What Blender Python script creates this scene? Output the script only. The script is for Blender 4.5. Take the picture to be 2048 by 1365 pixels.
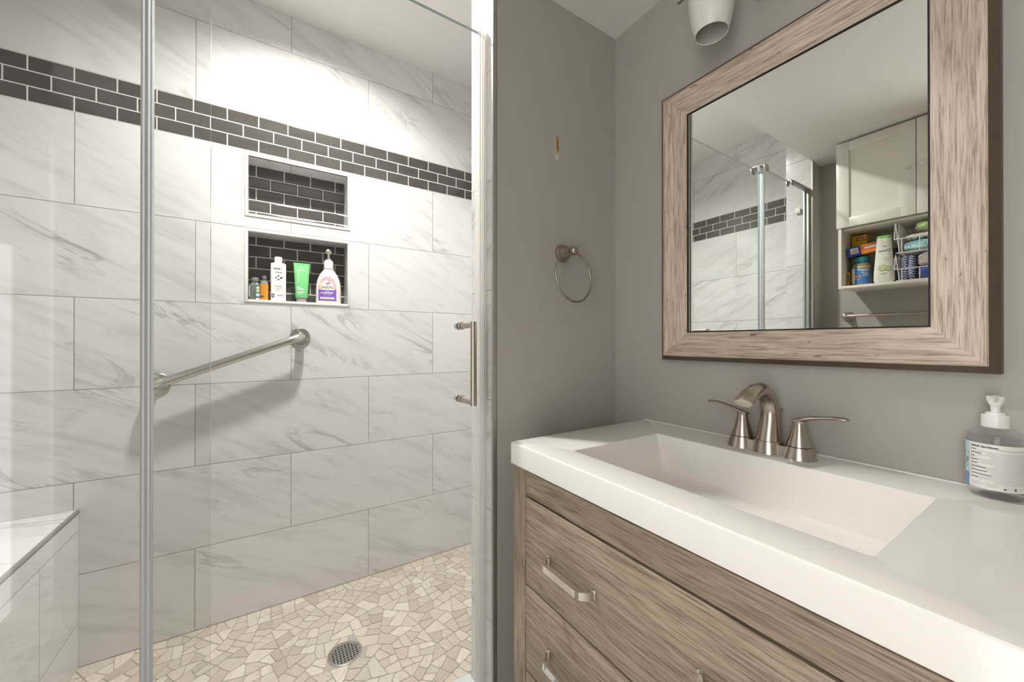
import bpy, bmesh, math, random
from mathutils import Vector, Matrix

for o in list(bpy.data.objects):
    bpy.data.objects.remove(o, do_unlink=True)
S = bpy.context.scene
COL = S.collection
V = Vector
PI = math.pi
EYE = 1.056            # camera height above the shower floor; everything below is built relative to the eye

# ------------------------------------------------------------------ camera
cam_d = bpy.data.cameras.new('camera')
cam_d.sensor_width = 36.0
cam_d.lens = 763.0 / 2048.0 * 36.0
cam_d.clip_start = 0.01
cam = bpy.data.objects.new('camera', cam_d)
COL.objects.link(cam)
cam.location = (0, 0, EYE)
cam.rotation_euler = (math.radians(90.15), 0, math.radians(-32.76))
S.camera = cam

# ------------------------------------------------------------------ world, exposure
W = bpy.data.worlds.new('hall_fill_light')  # even fill light that enters through the added doorway
S.world = W
W.use_nodes = True
W.node_tree.nodes['Background'].inputs[0].default_value = (1.0, 0.985, 0.955, 1)
W.node_tree.nodes['Background'].inputs[1].default_value = 4.25
LAMP_WATTS = 22.5
LAMP_SPREAD = 158.0
S.view_settings.view_transform = 'Standard'
S.view_settings.look = 'None'
S.view_settings.exposure = 0.35
S.view_settings.gamma = 1.0
S.view_settings.use_curve_mapping = False
cy = S.cycles
cy.use_denoising = True
cy.max_bounces = 12
cy.diffuse_bounces = 6
cy.glossy_bounces = 8
cy.transmission_bounces = 8
cy.transparent_max_bounces = 24
cy.caustics_reflective = False
cy.caustics_refractive = False
cy.blur_glossy = 0.5
cy.sample_clamp_indirect = 6.0

# ------------------------------------------------------------------ node helpers
class G:
    def __init__(self, name):
        self.mat = bpy.data.materials.new(name)
        self.mat.use_nodes = True
        self.t = self.mat.node_tree
        self.t.nodes.clear()
        self.out = self.t.nodes.new('ShaderNodeOutputMaterial')
    def set(self, sock, v):
        if v is None:
            return
        if isinstance(v, bpy.types.NodeSocket):
            self.t.links.new(v, sock)
        elif isinstance(v, (tuple, list)) and len(v) == 3 and sock.type == 'RGBA':
            sock.default_value = (*v, 1)
        else:
            sock.default_value = v
    def node(self, typ, **kw):
        n = self.t.nodes.new(typ)
        for k, v in kw.items():
            setattr(n, k, v)
        return n
    def m(self, op, a, b=None, c=None, clamp=False):
        n = self.node('ShaderNodeMath', operation=op, use_clamp=clamp)
        for i, v in enumerate((a, b, c)):
            if v is not None:
                self.set(n.inputs[i], v)
        return n.outputs[0]
    def smooth(self, x, lo, hi, a=0.0, b=1.0):
        n = self.node('ShaderNodeMapRange', interpolation_type='SMOOTHSTEP')
        for s, v in zip(('Value', 'From Min', 'From Max', 'To Min', 'To Max'), (x, lo, hi, a, b)):
            self.set(n.inputs[s], v)
        return n.outputs[0]
    def xyz(self, v):
        n = self.node('ShaderNodeSeparateXYZ')
        self.set(n.inputs[0], v)
        return n.outputs
    def vec(self, x, y, z):
        n = self.node('ShaderNodeCombineXYZ')
        for i, v in enumerate((x, y, z)):
            self.set(n.inputs[i], v)
        return n.outputs[0]
    def obj(self):
        return self.node('ShaderNodeTexCoord').outputs['Object']
    def noise(self, vec, scale=1.0, detail=4.0, rough=0.55, dist=0.0):
        n = self.node('ShaderNodeTexNoise')
        self.set(n.inputs['Vector'], vec)
        for s, v in zip(('Scale', 'Detail', 'Roughness', 'Distortion'), (scale, detail, rough, dist)):
            self.set(n.inputs[s], v)
        return n.outputs['Fac']
    def white(self, vec):
        n = self.node('ShaderNodeTexWhiteNoise')
        self.set(n.inputs['Vector'], vec)
        return n.outputs
    def mix(self, f, a, b, blend='MIX'):
        n = self.node('ShaderNodeMix', data_type='RGBA', blend_type=blend)
        self.set(n.inputs[0], f)
        self.set(n.inputs[6], a)
        self.set(n.inputs[7], b)
        return n.outputs[2]
    def mixf(self, f, a, b):
        n = self.node('ShaderNodeMix', data_type='FLOAT')
        self.set(n.inputs[0], f)
        self.set(n.inputs[2], a)
        self.set(n.inputs[3], b)
        return n.outputs[0]
    def bump(self, h, strength=0.3, dist=0.002):
        n = self.node('ShaderNodeBump')
        self.set(n.inputs['Height'], h)
        n.inputs['Strength'].default_value = strength
        n.inputs['Distance'].default_value = dist
        return n.outputs[0]
    def bsdf(self, color, rough=0.5, metal=0.0, normal=None, spec=0.5, coat=0.0, sheen=0.0, trans=0.0, sss=0.0, aniso=0.0):
        n = self.node('ShaderNodeBsdfPrincipled')
        self.set(n.inputs['Base Color'], color)
        self.set(n.inputs['Roughness'], rough)
        self.set(n.inputs['Metallic'], metal)
        n.inputs['Specular IOR Level'].default_value = spec
        n.inputs['Coat Weight'].default_value = coat
        n.inputs['Coat Roughness'].default_value = 0.05
        n.inputs['Sheen Weight'].default_value = sheen
        n.inputs['Transmission Weight'].default_value = trans
        n.inputs['Anisotropic'].default_value = aniso
        if normal is not None:
            self.set(n.inputs['Normal'], normal)
        self.t.links.new(n.outputs[0], self.out.inputs[0])
        return n

def plain(name, color, rough=0.5, metal=0.0, spec=0.5, coat=0.0, vary=0.04, scale=40.0, bump=0.0, sheen=0.0):
    g = G(name)
    p = g.obj()
    n = g.noise(p, scale, 3.0)
    dark = tuple(max(0, c * (1 - vary)) for c in color)
    lite = tuple(min(1, c * (1 + vary)) for c in color)
    col = g.mix(n, dark, lite)
    nrm = g.bump(n, bump, 0.002) if bump else None
    g.bsdf(col, rough, metal, nrm, spec, coat, sheen)
    return g.mat

def brushed(name, color, rough, *_):
    g = G(name)
    n = g.noise(g.obj(), 6.0, 1.0)
    g.bsdf(g.mix(n, tuple(c * 0.98 for c in color), tuple(min(1, c * 1.02) for c in color)), rough, 1.0)
    return g.mat

# ------------------------------------------------------------------ marble tile with an optional band of dark bricks
def marble_colour(g, U, Vv, ida, idb, ang=27.0):
    r = g.white(g.vec(ida, idb, 3.7))
    rc = g.xyz(r[1])
    c, s = math.cos(math.radians(ang)), math.sin(math.radians(ang))
    along = g.m('SUBTRACT', g.m('MULTIPLY', U, c), g.m('MULTIPLY', Vv, s))
    across = g.m('ADD', g.m('MULTIPLY', U, s), g.m('MULTIPLY', Vv, c))
    a2 = g.m('ADD', along, g.m('MULTIPLY', rc[0], 17.0))
    c2 = g.m('ADD', across, g.m('MULTIPLY', rc[1], 23.0))
    z2 = g.m('MULTIPLY', rc[2], 9.0)
    q = g.vec(g.m('MULTIPLY', a2, 2.6), g.m('MULTIPLY', c2, 15.0), z2)
    n1 = g.noise(q, 1.0, 8.0, 0.66, 0.5)
    cloud = g.smooth(n1, 0.45, 0.74)
    q2 = g.vec(g.m('MULTIPLY', a2, 1.7), g.m('MULTIPLY', c2, 8.0), g.m('ADD', z2, 4.0))
    n2 = g.noise(q2, 1.0, 7.0, 0.6, 0.9)
    ridge = g.smooth(g.m('ABSOLUTE', g.m('SUBTRACT', n2, 0.5)), 0.0, 0.035, 1.0, 0.0)
    msk = g.smooth(g.noise(g.vec(g.m('MULTIPLY', a2, 2.2), g.m('MULTIPLY', c2, 5.0), g.m('ADD', z2, 8.0)), 1.0, 3.0), 0.5, 0.68)
    fine = g.noise(g.vec(g.m('MULTIPLY', a2, 14.0), g.m('MULTIPLY', c2, 90.0), z2), 1.0, 4.0)
    tone = g.m('ADD', g.m('MULTIPLY', cloud, 0.42), g.m('MULTIPLY', g.m('MULTIPLY', ridge, msk), 0.62))
    tone = g.m('MULTIPLY', tone, g.mixf(fine, 0.55, 1.2), clamp=True)
    base = g.mix(r[0], (0.665, 0.66, 0.65), (0.71, 0.705, 0.70))
    return g.mix(tone, base, (0.34, 0.33, 0.305))

def brick_nodes(g, U, Vv, z0, x0=0.6227):
    """dark glass subway bricks; rows .0478 high starting at z0. returns colour, grout mask, bump height"""
    rr = g.m('DIVIDE', g.m('SUBTRACT', Vv, z0), 0.0478)
    row = g.m('FLOOR', rr)
    fv = g.m('SUBTRACT', rr, row)
    odd = g.m('MODULO', g.m('ADD', row, 40.0), 2.0)
    uu = g.m('DIVIDE', g.m('ADD', g.m('ADD', U, x0), g.m('MULTIPLY', odd, 0.04965)), 0.0993)
    colm = g.m('FLOOR', uu)
    fu = g.m('SUBTRACT', uu, colm)
    du = g.m('MULTIPLY', g.m('MINIMUM', fu, g.m('SUBTRACT', 1.0, fu)), 0.0993)
    dv = g.m('MULTIPLY', g.m('MINIMUM', fv, g.m('SUBTRACT', 1.0, fv)), 0.0478)
    d = g.m('MINIMUM', du, dv)
    gro = g.smooth(d, 0.0013, 0.0021, 1.0, 0.0)
    rnd = g.white(g.vec(colm, row, 1.3))
    rv = g.xyz(rnd[1])
    st = g.noise(g.vec(g.m('ADD', g.m('MULTIPLY', U, 9.0), rv[0]), g.m('MULTIPLY', Vv, 60.0), g.m('MULTIPLY', rv[1], 30.0)), 1.0, 5.0)
    c = g.mix(st, (0.038, 0.035, 0.031), (0.088, 0.082, 0.074))
    c = g.mix(g.m('MULTIPLY', rnd[0], 0.35), c, (0.085, 0.075, 0.063))
    col = g.mix(gro, c, (0.70, 0.68, 0.64))
    wob = g.noise(g.vec(g.m('MULTIPLY', U, 16.0), g.m('MULTIPLY', Vv, 26.0), g.m('MULTIPLY', rv[2], 9.0)), 1.0, 3.0)
    edge = g.smooth(d, 0.0015, 0.006, 0.0, 1.0)
    h = g.m('ADD', g.m('MULTIPLY', wob, 0.55), edge)
    return col, gro, h

def tile_mat(name, axis, u0=-0.219, band=True, pitch=0.30, zoff=0.145, width=0.607):
    g = G(name)
    p = g.xyz(g.obj())
    U = p[{'x': 0, 'y': 1}[axis]]
    Z = p[2]
    lowrow = g.m('DIVIDE', g.m('SUBTRACT', Z, zoff), pitch)
    if band:
        above = g.m('GREATER_THAN', Z, 0.82)
        hirow = g.m('ADD', g.m('DIVIDE', g.m('SUBTRACT', Z, 0.8885), 0.2965), 2.0)
        rr = g.mixf(above, lowrow, hirow)
    else:
        rr = lowrow
    row = g.m('FLOOR', rr)
    fv = g.m('SUBTRACT', rr, row)
    odd = g.m('MODULO', g.m('ADD', row, 40.0), 2.0)
    uu = g.m('DIVIDE', g.m('SUBTRACT', g.m('SUBTRACT', U, u0), g.m('MULTIPLY', odd, width / 2)), width)
    colm = g.m('FLOOR', uu)
    fu = g.m('SUBTRACT', uu, colm)
    du = g.m('MULTIPLY', g.m('MINIMUM', fu, g.m('SUBTRACT', 1.0, fu)), width)
    dv = g.m('MULTIPLY', g.m('MINIMUM', fv, g.m('SUBTRACT', 1.0, fv)), pitch)
    d = g.m('MINIMUM', du, dv)
    gro = g.smooth(d, 0.0006, 0.0013, 1.0, 0.0)
    col = marble_colour(g, U, Z, colm, row)
    col = g.mix(gro, col, (0.24, 0.22, 0.19))
    rough = g.mixf(gro, 0.14, 0.7)
    h = g.smooth(d, 0.0005, 0.002)
    if band:
        bc, bg, bh = brick_nodes(g, U, Z, 0.745)
        inb = g.m('MULTIPLY', g.m('GREATER_THAN', Z, 0.745), g.m('LESS_THAN', Z, 0.8885))
        col = g.mix(inb, col, bc)
        rough = g.mixf(inb, rough, g.mixf(bg, 0.12, 0.7))
        h = g.mixf(inb, h, bh)
    g.bsdf(col, rough, 0.0, g.bump(h, 0.35, 0.0012))
    return g.mat

def brick_mat(name, z0):
    g = G(name)
    p = g.xyz(g.obj())
    c, gro, h = brick_nodes(g, p[0], p[2], z0, 0.6323)
    g.bsdf(c, g.mixf(gro, 0.16, 0.7), 0.0, g.bump(h, 0.6, 0.002))
    return g.mat

def slab_mat(name):
    g = G(name)
    p = g.xyz(g.obj())
    col = marble_colour(g, p[0], p[1], 3.0, 5.0, 20.0)
    g.bsdf(col, 0.18)
    return g.mat

def wood_mat(name, axis, light, mid, dark, fleck=0.5, seed=0.0):
    g = G(name)
    p = g.xyz(g.obj())
    idx = {'x': 0, 'y': 1, 'z': 2}[axis]
    sep = [g.m('ADD', p[i], seed + i * 1.7) for i in range(3)]
    def q(al, ac):
        v = [g.m('MULTIPLY', sep[i], al if i == idx else ac) for i in range(3)]
        return g.vec(*v)
    big = g.noise(q(2.2, 13.0), 1.0, 5.0, 0.6, 1.6)
    med = g.noise(q(6.5, 105.0), 1.0, 6.0, 0.68, 0.4)
    fin = g.noise(q(16.0, 420.0), 1.0, 3.0, 0.6)
    col = g.mix(g.smooth(big, 0.3, 0.7), light, mid)
    col = g.mix(g.m('MULTIPLY', g.smooth(med, 0.46, 0.70), 0.68), col, dark)
    col = g.mix(g.m('MULTIPLY', g.smooth(fin, 0.46, 0.70), 0.65), col, tuple(c * 0.55 for c in dark))
    fl = g.noise(q(26.0, 70.0), 1.0, 2.0)
    col = g.mix(g.m('MULTIPLY', g.smooth(fl, 0.69, 0.76), fleck), col, tuple(c * 0.25 for c in dark))
    col = g.mix(g.m('MULTIPLY', g.smooth(fin, 0.5, 0.25), 0.25), col, tuple(min(1, c * 1.35) for c in light))
    g.bsdf(col, 0.55, 0.0, g.bump(fin, 0.12, 0.001), 0.35)
    return g.mat

def paint_mat(name, color, rough=0.6, scars=None):
    g = G(name)
    o = g.obj()
    n = g.noise(o, 3.0, 3.0)
    col = g.mix(n, tuple(c * 0.97 for c in color), tuple(c * 1.03 for c in color))
    if scars:
        p = g.xyz(o)
        for (cx, cz, w, h) in scars:
            wob = g.noise(o, 160.0, 3.0)
            dx = g.m('DIVIDE', g.m('SUBTRACT', p[0], cx), w)
            dz = g.m('DIVIDE', g.m('SUBTRACT', p[2], cz), h)
            dd = g.m('ADD', g.m('POWER', g.m('ABSOLUTE', dx), 2.0), g.m('POWER', g.m('ABSOLUTE', dz), 4.0))
            dd = g.m('ADD', dd, g.m('MULTIPLY', g.m('SUBTRACT', wob, 0.5), 0.6))
            inside = g.smooth(dd, 0.75, 0.95, 1.0, 0.0)
            low = g.smooth(g.m('ADD', dz, g.m('MULTIPLY', wob, 0.8)), -0.2, 0.3)
            raw = g.mix(low, (0.62, 0.58, 0.50), (0.30, 0.17, 0.07))
            raw = g.mix(g.smooth(dx, -0.2, 0.25, 0.75, 0.0), raw, (0.55, 0.53, 0.48))
            col = g.mix(inside, col, raw)
    fine = g.noise(o, 260.0, 2.0)
    g.bsdf(col, rough, 0.0, g.bump(fine, 0.05, 0.001), 0.4)
    return g.mat

def pane_mat(name, tint, refl_ior=1.5, rough=0.0):
    """clear sheet: each face lets most of the light through, lightly tinted, and mirrors the rest by Fresnel"""
    g = G(name)
    tr = g.node('ShaderNodeBsdfTransparent')
    g.set(tr.inputs[0], tint)
    gl = g.node('ShaderNodeBsdfGlossy')
    gl.inputs['Roughness'].default_value = rough
    fr = g.node('ShaderNodeFresnel')
    back = g.node('ShaderNodeNewGeometry').outputs['Backfacing']
    g.set(fr.inputs['IOR'], g.mixf(back, refl_ior, 1.0 / refl_ior))
    fac = g.m('MULTIPLY', fr.outputs[0], 0.55)
    mx = g.node('ShaderNodeMixShader')
    g.set(mx.inputs[0], fac)
    g.t.links.new(tr.outputs[0], mx.inputs[1])
    g.t.links.new(gl.outputs[0], mx.inputs[2])
    g.t.links.new(mx.outputs[0], g.out.inputs[0])
    return g.mat

def milky_mat(name, color, clear=0.5, rough=0.2):
    g = G(name)
    tr = g.node('ShaderNodeBsdfTransparent')
    g.set(tr.inputs[0], color)
    b = g.bsdf(color, rough)
    mx = g.node('ShaderNodeMixShader')
    g.set(mx.inputs[0], 1 - clear)
    g.t.links.new(tr.outputs[0], mx.inputs[1])
    g.t.links.new(b.outputs[0], mx.inputs[2])
    g.t.links.new(mx.outputs[0], g.out.inputs[0])
    return g.mat

def vinyl_mat(name, color, clear=0.12, through=0.6):
    """cloudy vinyl: scatters light to both sides"""
    g = G(name)
    tr = g.node('ShaderNodeBsdfTransparent')
    tl = g.node('ShaderNodeBsdfTranslucent')
    g.set(tl.inputs[0], color)
    b = g.bsdf(color, 0.2)
    m1 = g.node('ShaderNodeMixShader'); g.set(m1.inputs[0], through)
    g.t.links.new(b.outputs[0], m1.inputs[1]); g.t.links.new(tl.outputs[0], m1.inputs[2])
    m2 = g.node('ShaderNodeMixShader'); g.set(m2.inputs[0], 1 - clear)
    g.t.links.new(tr.outputs[0], m2.inputs[1]); g.t.links.new(m1.outputs[0], m2.inputs[2])
    g.t.links.new(m2.outputs[0], g.out.inputs[0])
    return g.mat

def emit_mat(name, color, strength):
    g = G(name)
    e = g.node('ShaderNodeEmission')
    g.set(e.inputs[0], color)
    e.inputs[1].default_value = strength
    g.t.links.new(e.outputs[0], g.out.inputs[0])
    return g.mat

def stone_mat(name):
    g = G(name)
    at = g.node('ShaderNodeAttribute', attribute_name='stone_tint')
    p = g.xyz(g.obj())
    ang = g.m('MULTIPLY', at.outputs['Alpha'], PI)
    cs, sn = g.m('COSINE', ang), g.m('SINE', ang)
    a = g.m('ADD', g.m('MULTIPLY', p[0], cs), g.m('MULTIPLY', p[1], sn))
    b = g.m('SUBTRACT', g.m('MULTIPLY', p[1], cs), g.m('MULTIPLY', p[0], sn))
    st = g.noise(g.vec(g.m('MULTIPLY', a, 18.0), g.m('MULTIPLY', b, 260.0), g.m('MULTIPLY', at.outputs['Alpha'], 40.0)), 1.0, 5.0, 0.65)
    col = g.mix(g.m('MULTIPLY', g.smooth(st, 0.42, 0.75), 0.55), at.outputs['Color'], (0.36, 0.28, 0.21))
    g.bsdf(col, 0.35, 0.0, g.bump(st, 0.1, 0.001))
    return g.mat

def fabric_mat(name, colour, colour2=None, pattern=None, scale=300.0, bump=0.6):
    g = G(name)
    o = g.obj()
    n = g.noise(o, scale, 3.0)
    c = g.mix(n, tuple(x * 0.72 for x in colour), tuple(min(1, x * 1.15) for x in colour))
    if pattern == 'zigzag':
        p = g.xyz(o)
        tri = g.m('PINGPONG', g.m('MULTIPLY', p[1], 1.0), 0.006)
        f = g.m('FRACT', g.m('DIVIDE', g.m('ADD', p[2], g.m('MULTIPLY', tri, 1.3)), 0.011))
        c = g.mix(g.smooth(f, 0.45, 0.55), c, colour2)
    elif pattern == 'stripes':
        p = g.xyz(o)
        f = g.m('FRACT', g.m('DIVIDE', g.m('ADD', p[2], g.m('MULTIPLY', p[1], 0.55)), 0.013))
        c = g.mix(g.smooth(f, 0.72, 0.8), c, colour2)
    elif pattern == 'mottled':
        n2 = g.noise(o, 60.0, 4.0)
        c = g.mix(g.smooth(n2, 0.45, 0.6), c, colour2)
    g.bsdf(c, 0.95, 0.0, g.bump(n, bump, 0.003), 0.1, 0.0, 0.4)
    return g.mat

# ------------------------------------------------------------------ materials
M = {}
M['tile_x'] = tile_mat('marble_tile_with_dark_band', 'x')
M['tile_y'] = tile_mat('marble_tile_end_wall', 'y', u0=1.05)
M['tile_jamb'] = tile_mat('marble_tile_jamb', 'y', u0=0.40, band=False, pitch=0.287, zoff=-0.151, width=3.0)
M['tile_bench'] = tile_mat('marble_tile_bench', 'y', u0=1.372, band=False)
M['slab'] = slab_mat('marble_slab')
M['brick_up'] = brick_mat('dark_glass_brick_upper', 0.4898)
M['brick_low'] = brick_mat('dark_glass_brick_lower', 0.1122)
M['paint'] = paint_mat('grey_wall_paint', (0.43, 0.405, 0.367))
M['paint_scar'] = paint_mat('grey_wall_paint_with_scar', (0.43, 0.405, 0.367), scars=[(0.699, 0.557, 0.0105, 0.036)])
M['ceil'] = paint_mat('ceiling_paint', (0.80, 0.78, 0.75), 0.7)
M['trimwhite'] = plain('white_trim', (0.78, 0.76, 0.73), 0.35)
M['floor'] = plain('floor_vinyl', (0.42, 0.37, 0.31), 0.5, vary=0.15, scale=12)
M['stone'] = stone_mat('cut_pebble_stone')
M['grout'] = plain('mosaic_grout', (0.42, 0.39, 0.35), 0.8, vary=0.12)
M['glass'] = pane_mat('shower_glass', (0.962, 0.972, 0.967))
M['glass_edge'] = plain('glass_edge', (0.34, 0.42, 0.40), 0.12, vary=0.02)
M['mirror'] = plain('mirror_silver', (0.92, 0.94, 0.91), 0.0, 1.0, vary=0.0)
M['mirror'].node_tree.nodes['Principled BSDF'].inputs['Roughness'].default_value = 0.0
M['nickel'] = brushed('brushed_nickel', (0.50, 0.45, 0.39), 0.27)
M['nickel_dark'] = brushed('brushed_nickel_ring', (0.42, 0.37, 0.31), 0.26)
M['steel'] = brushed('brushed_stainless', (0.60, 0.58, 0.55), 0.26, 6, 6, 6)
M['chrome'] = plain('polished_chrome', (0.78, 0.77, 0.75), 0.06, 1.0, vary=0.02)
M['alu'] = plain('satin_aluminium', (0.40, 0.385, 0.35), 0.4, 0.7, vary=0.05)
M['counter'] = plain('cultured_marble_white', (0.82, 0.795, 0.755), 0.13, 0.0, 0.5, 0.0, vary=0.008)
WL, WM, WD = (0.39, 0.315, 0.24), (0.295, 0.23, 0.168), (0.15, 0.11, 0.078)
M['wood_y'] = wood_mat('grey_oak_grain_along', 'y', WL, WM, WD, 0.15, 0.3)
M['wood_y2'] = wood_mat('grey_oak_grain_along_b', 'y', WL, WM, WD, 0.15, 5.1)
M['wood_z'] = wood_mat('grey_oak_grain_upright', 'z', WL, WM, WD, 0.2, 2.2)
FL, FM, FD = (0.66, 0.555, 0.47), (0.53, 0.435, 0.36), (0.28, 0.21, 0.165)
M['frame_y'] = wood_mat('weathered_frame_along', 'y', FL, FM, FD, 0.7, 8.0)
M['frame_z'] = wood_mat('weathered_frame_upright', 'z', FL, FM, FD, 0.7, 11.0)
M['frame_dark'] = plain('frame_dark_edge', (0.085, 0.062, 0.042), 0.45, vary=0.25, scale=90)
M['black'] = plain('gap_shade_black', (0.012, 0.011, 0.010), 0.6)  # near-black that stands in for shade inside gaps and the drain
M['opal'] = plain('opal_glass_shade', (0.74, 0.72, 0.67), 0.3, vary=0.01)
M['lens'] = emit_mat('downlight_lens', (1.0, 0.972, 0.945), 120.0)
M['white_plastic'] = plain('white_plastic', (0.80, 0.79, 0.77), 0.3, vary=0.01)
M['cream_plastic'] = plain('cream_plastic', (0.76, 0.74, 0.68), 0.35, vary=0.01)
M['white_lacquer'] = plain('white_cabinet_lacquer', (0.80, 0.77, 0.71), 0.3, vary=0.01)
M['wire'] = plain('white_coated_wire', (0.82, 0.80, 0.77), 0.3, vary=0.01)
M['vinyl'] = vinyl_mat('clear_vinyl_seal', (0.93, 0.94, 0.975))
M['vinyl_warm'] = vinyl_mat('cloudy_channel_vinyl', (0.93, 0.91, 0.88), 0.25, 0.5)
M['vinyl_rib'] = plain('vinyl_seal_rib', (0.66, 0.67, 0.71), 0.2, vary=0.02)
M['green'] = plain('green_tube', (0.17, 0.56, 0.20), 0.35, vary=0.02)
M['green_cap'] = plain('green_cap', (0.20, 0.58, 0.12), 0.3, vary=0.02)
M['pearl'] = plain('pearl_plastic', (0.80, 0.77, 0.72), 0.25, vary=0.02)
M['purple'] = plain('purple_label', (0.22, 0.105, 0.45), 0.4, vary=0.05)
M['pink'] = plain('pink_label', (0.74, 0.37, 0.41), 0.4, vary=0.12, scale=60)
M['peach'] = plain('peach_label', (0.80, 0.55, 0.36), 0.4, vary=0.08)
M['ivory'] = plain('ivory_label', (0.82, 0.78, 0.74), 0.4, vary=0.02)
M['plum'] = plain('plum_print', (0.22, 0.07, 0.16), 0.5, vary=0.1)
M['ink'] = plain('dark_ink', (0.035, 0.035, 0.04), 0.5, vary=0.02)
M['ink_grey'] = plain('grey_ink', (0.30, 0.30, 0.30), 0.5, vary=0.02)
M['ink_pale'] = plain('pale_ink', (0.50, 0.50, 0.50), 0.5, vary=0.02)
M['white_ink'] = plain('white_ink', (0.84, 0.84, 0.83), 0.5, vary=0.02)
M['navy'] = plain('navy_print', (0.03, 0.045, 0.16), 0.4, vary=0.05)
M['label_white'] = plain('label_white', (0.80, 0.79, 0.755), 0.4, vary=0.01)
M['label_sky'] = plain('label_sky_blue', (0.50, 0.70, 0.80), 0.4, vary=0.03)
M['label_blue'] = plain('label_mid_blue', (0.17, 0.30, 0.58), 0.4, vary=0.05)
M['clear'] = pane_mat('clear_bottle_plastic', (0.978, 0.983, 0.987), 1.45)
M['liquid'] = pane_mat('clear_gel', (0.985, 0.988, 0.992), 1.15)
M['bottle_green'] = milky_mat('smoky_green_bottle', (0.20, 0.23, 0.20), 0.3, 0.1)
M['cap_green'] = plain('grey_green_cap', (0.17, 0.18, 0.16), 0.4)
M['amber'] = plain('amber_bottle', (0.62, 0.27, 0.035), 0.15, vary=0.25, scale=80)
M['clear_smoke'] = milky_mat('clear_bottle_neck', (0.50, 0.50, 0.47), 0.55, 0.1)
M['smoke_cap'] = plain('dark_translucent_cap', (0.13, 0.11, 0.10), 0.3)
M['frost_cap'] = milky_mat('frosted_cap', (0.55, 0.50, 0.48), 0.35, 0.3)
M['yellow'] = plain('yellow_carton', (0.80, 0.47, 0.02), 0.4, vary=0.08)
M['red'] = plain('red_print', (0.50, 0.03, 0.02), 0.4, vary=0.03)
M['orange'] = plain('orange_carton', (0.82, 0.20, 0.05), 0.4, vary=0.05)
M['orange_lite'] = plain('orange_band', (0.85, 0.42, 0.12), 0.4, vary=0.05)
M['carton_blue'] = plain('blue_carton', (0.03, 0.04, 0.30), 0.4, vary=0.08)
M['ochre'] = plain('ochre_carton', (0.52, 0.27, 0.03), 0.45, vary=0.1)
M['teal'] = plain('teal_lid', (0.02, 0.25, 0.28), 0.35, vary=0.05)
M['jar'] = milky_mat('clear_jar', (0.42, 0.45, 0.42), 0.45, 0.1)
M['jar_label'] = plain('jar_label_blue', (0.06, 0.22, 0.55), 0.4, vary=0.1)
M['jar_yellow'] = plain('jar_label_yellow', (0.80, 0.58, 0.10), 0.4, vary=0.05)
M['pale_yellow'] = plain('jar_label_pale', (0.80, 0.77, 0.50), 0.4, vary=0.03)
M['heart'] = plain('orange_heart', (0.85, 0.32, 0.04), 0.4, vary=0.03)
M['dark_bottle'] = plain('dark_bottle', (0.018, 0.022, 0.035), 0.2, vary=0.1)
M['dark_cap'] = plain('sage_cap', (0.30, 0.31, 0.25), 0.35)
M['leaf'] = plain('cucumber_print', (0.28, 0.36, 0.16), 0.5, vary=0.2, scale=120)
M['leaf_in'] = plain('cucumber_flesh', (0.52, 0.60, 0.36), 0.5, vary=0.12, scale=150)
M['dovewhite'] = plain('shampoo_white', (0.78, 0.76, 0.69), 0.3, vary=0.01)
M['cloth_green'] = fabric_mat('lime_cloth', (0.62, 0.82, 0.40), bump=0.3)
M['cloth_stripe'] = fabric_mat('striped_cloth', (0.80, 0.72, 0.70), (0.30, 0.20, 0.18), 'stripes', bump=0.25)
M['cloth_teal'] = fabric_mat('teal_plush', (0.52, 0.80, 0.82), (0.30, 0.60, 0.65), 'mottled')
M['cloth_navy'] = fabric_mat('navy_zigzag_cloth', (0.045, 0.08, 0.30), (0.72, 0.74, 0.80), 'zigzag', bump=0.2)
M['cloth_grey'] = fabric_mat('grey_terry', (0.50, 0.44, 0.42), scale=420)
M['cloth_blue'] = fabric_mat('blue_terry', (0.07, 0.12, 0.40), scale=420)

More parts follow.
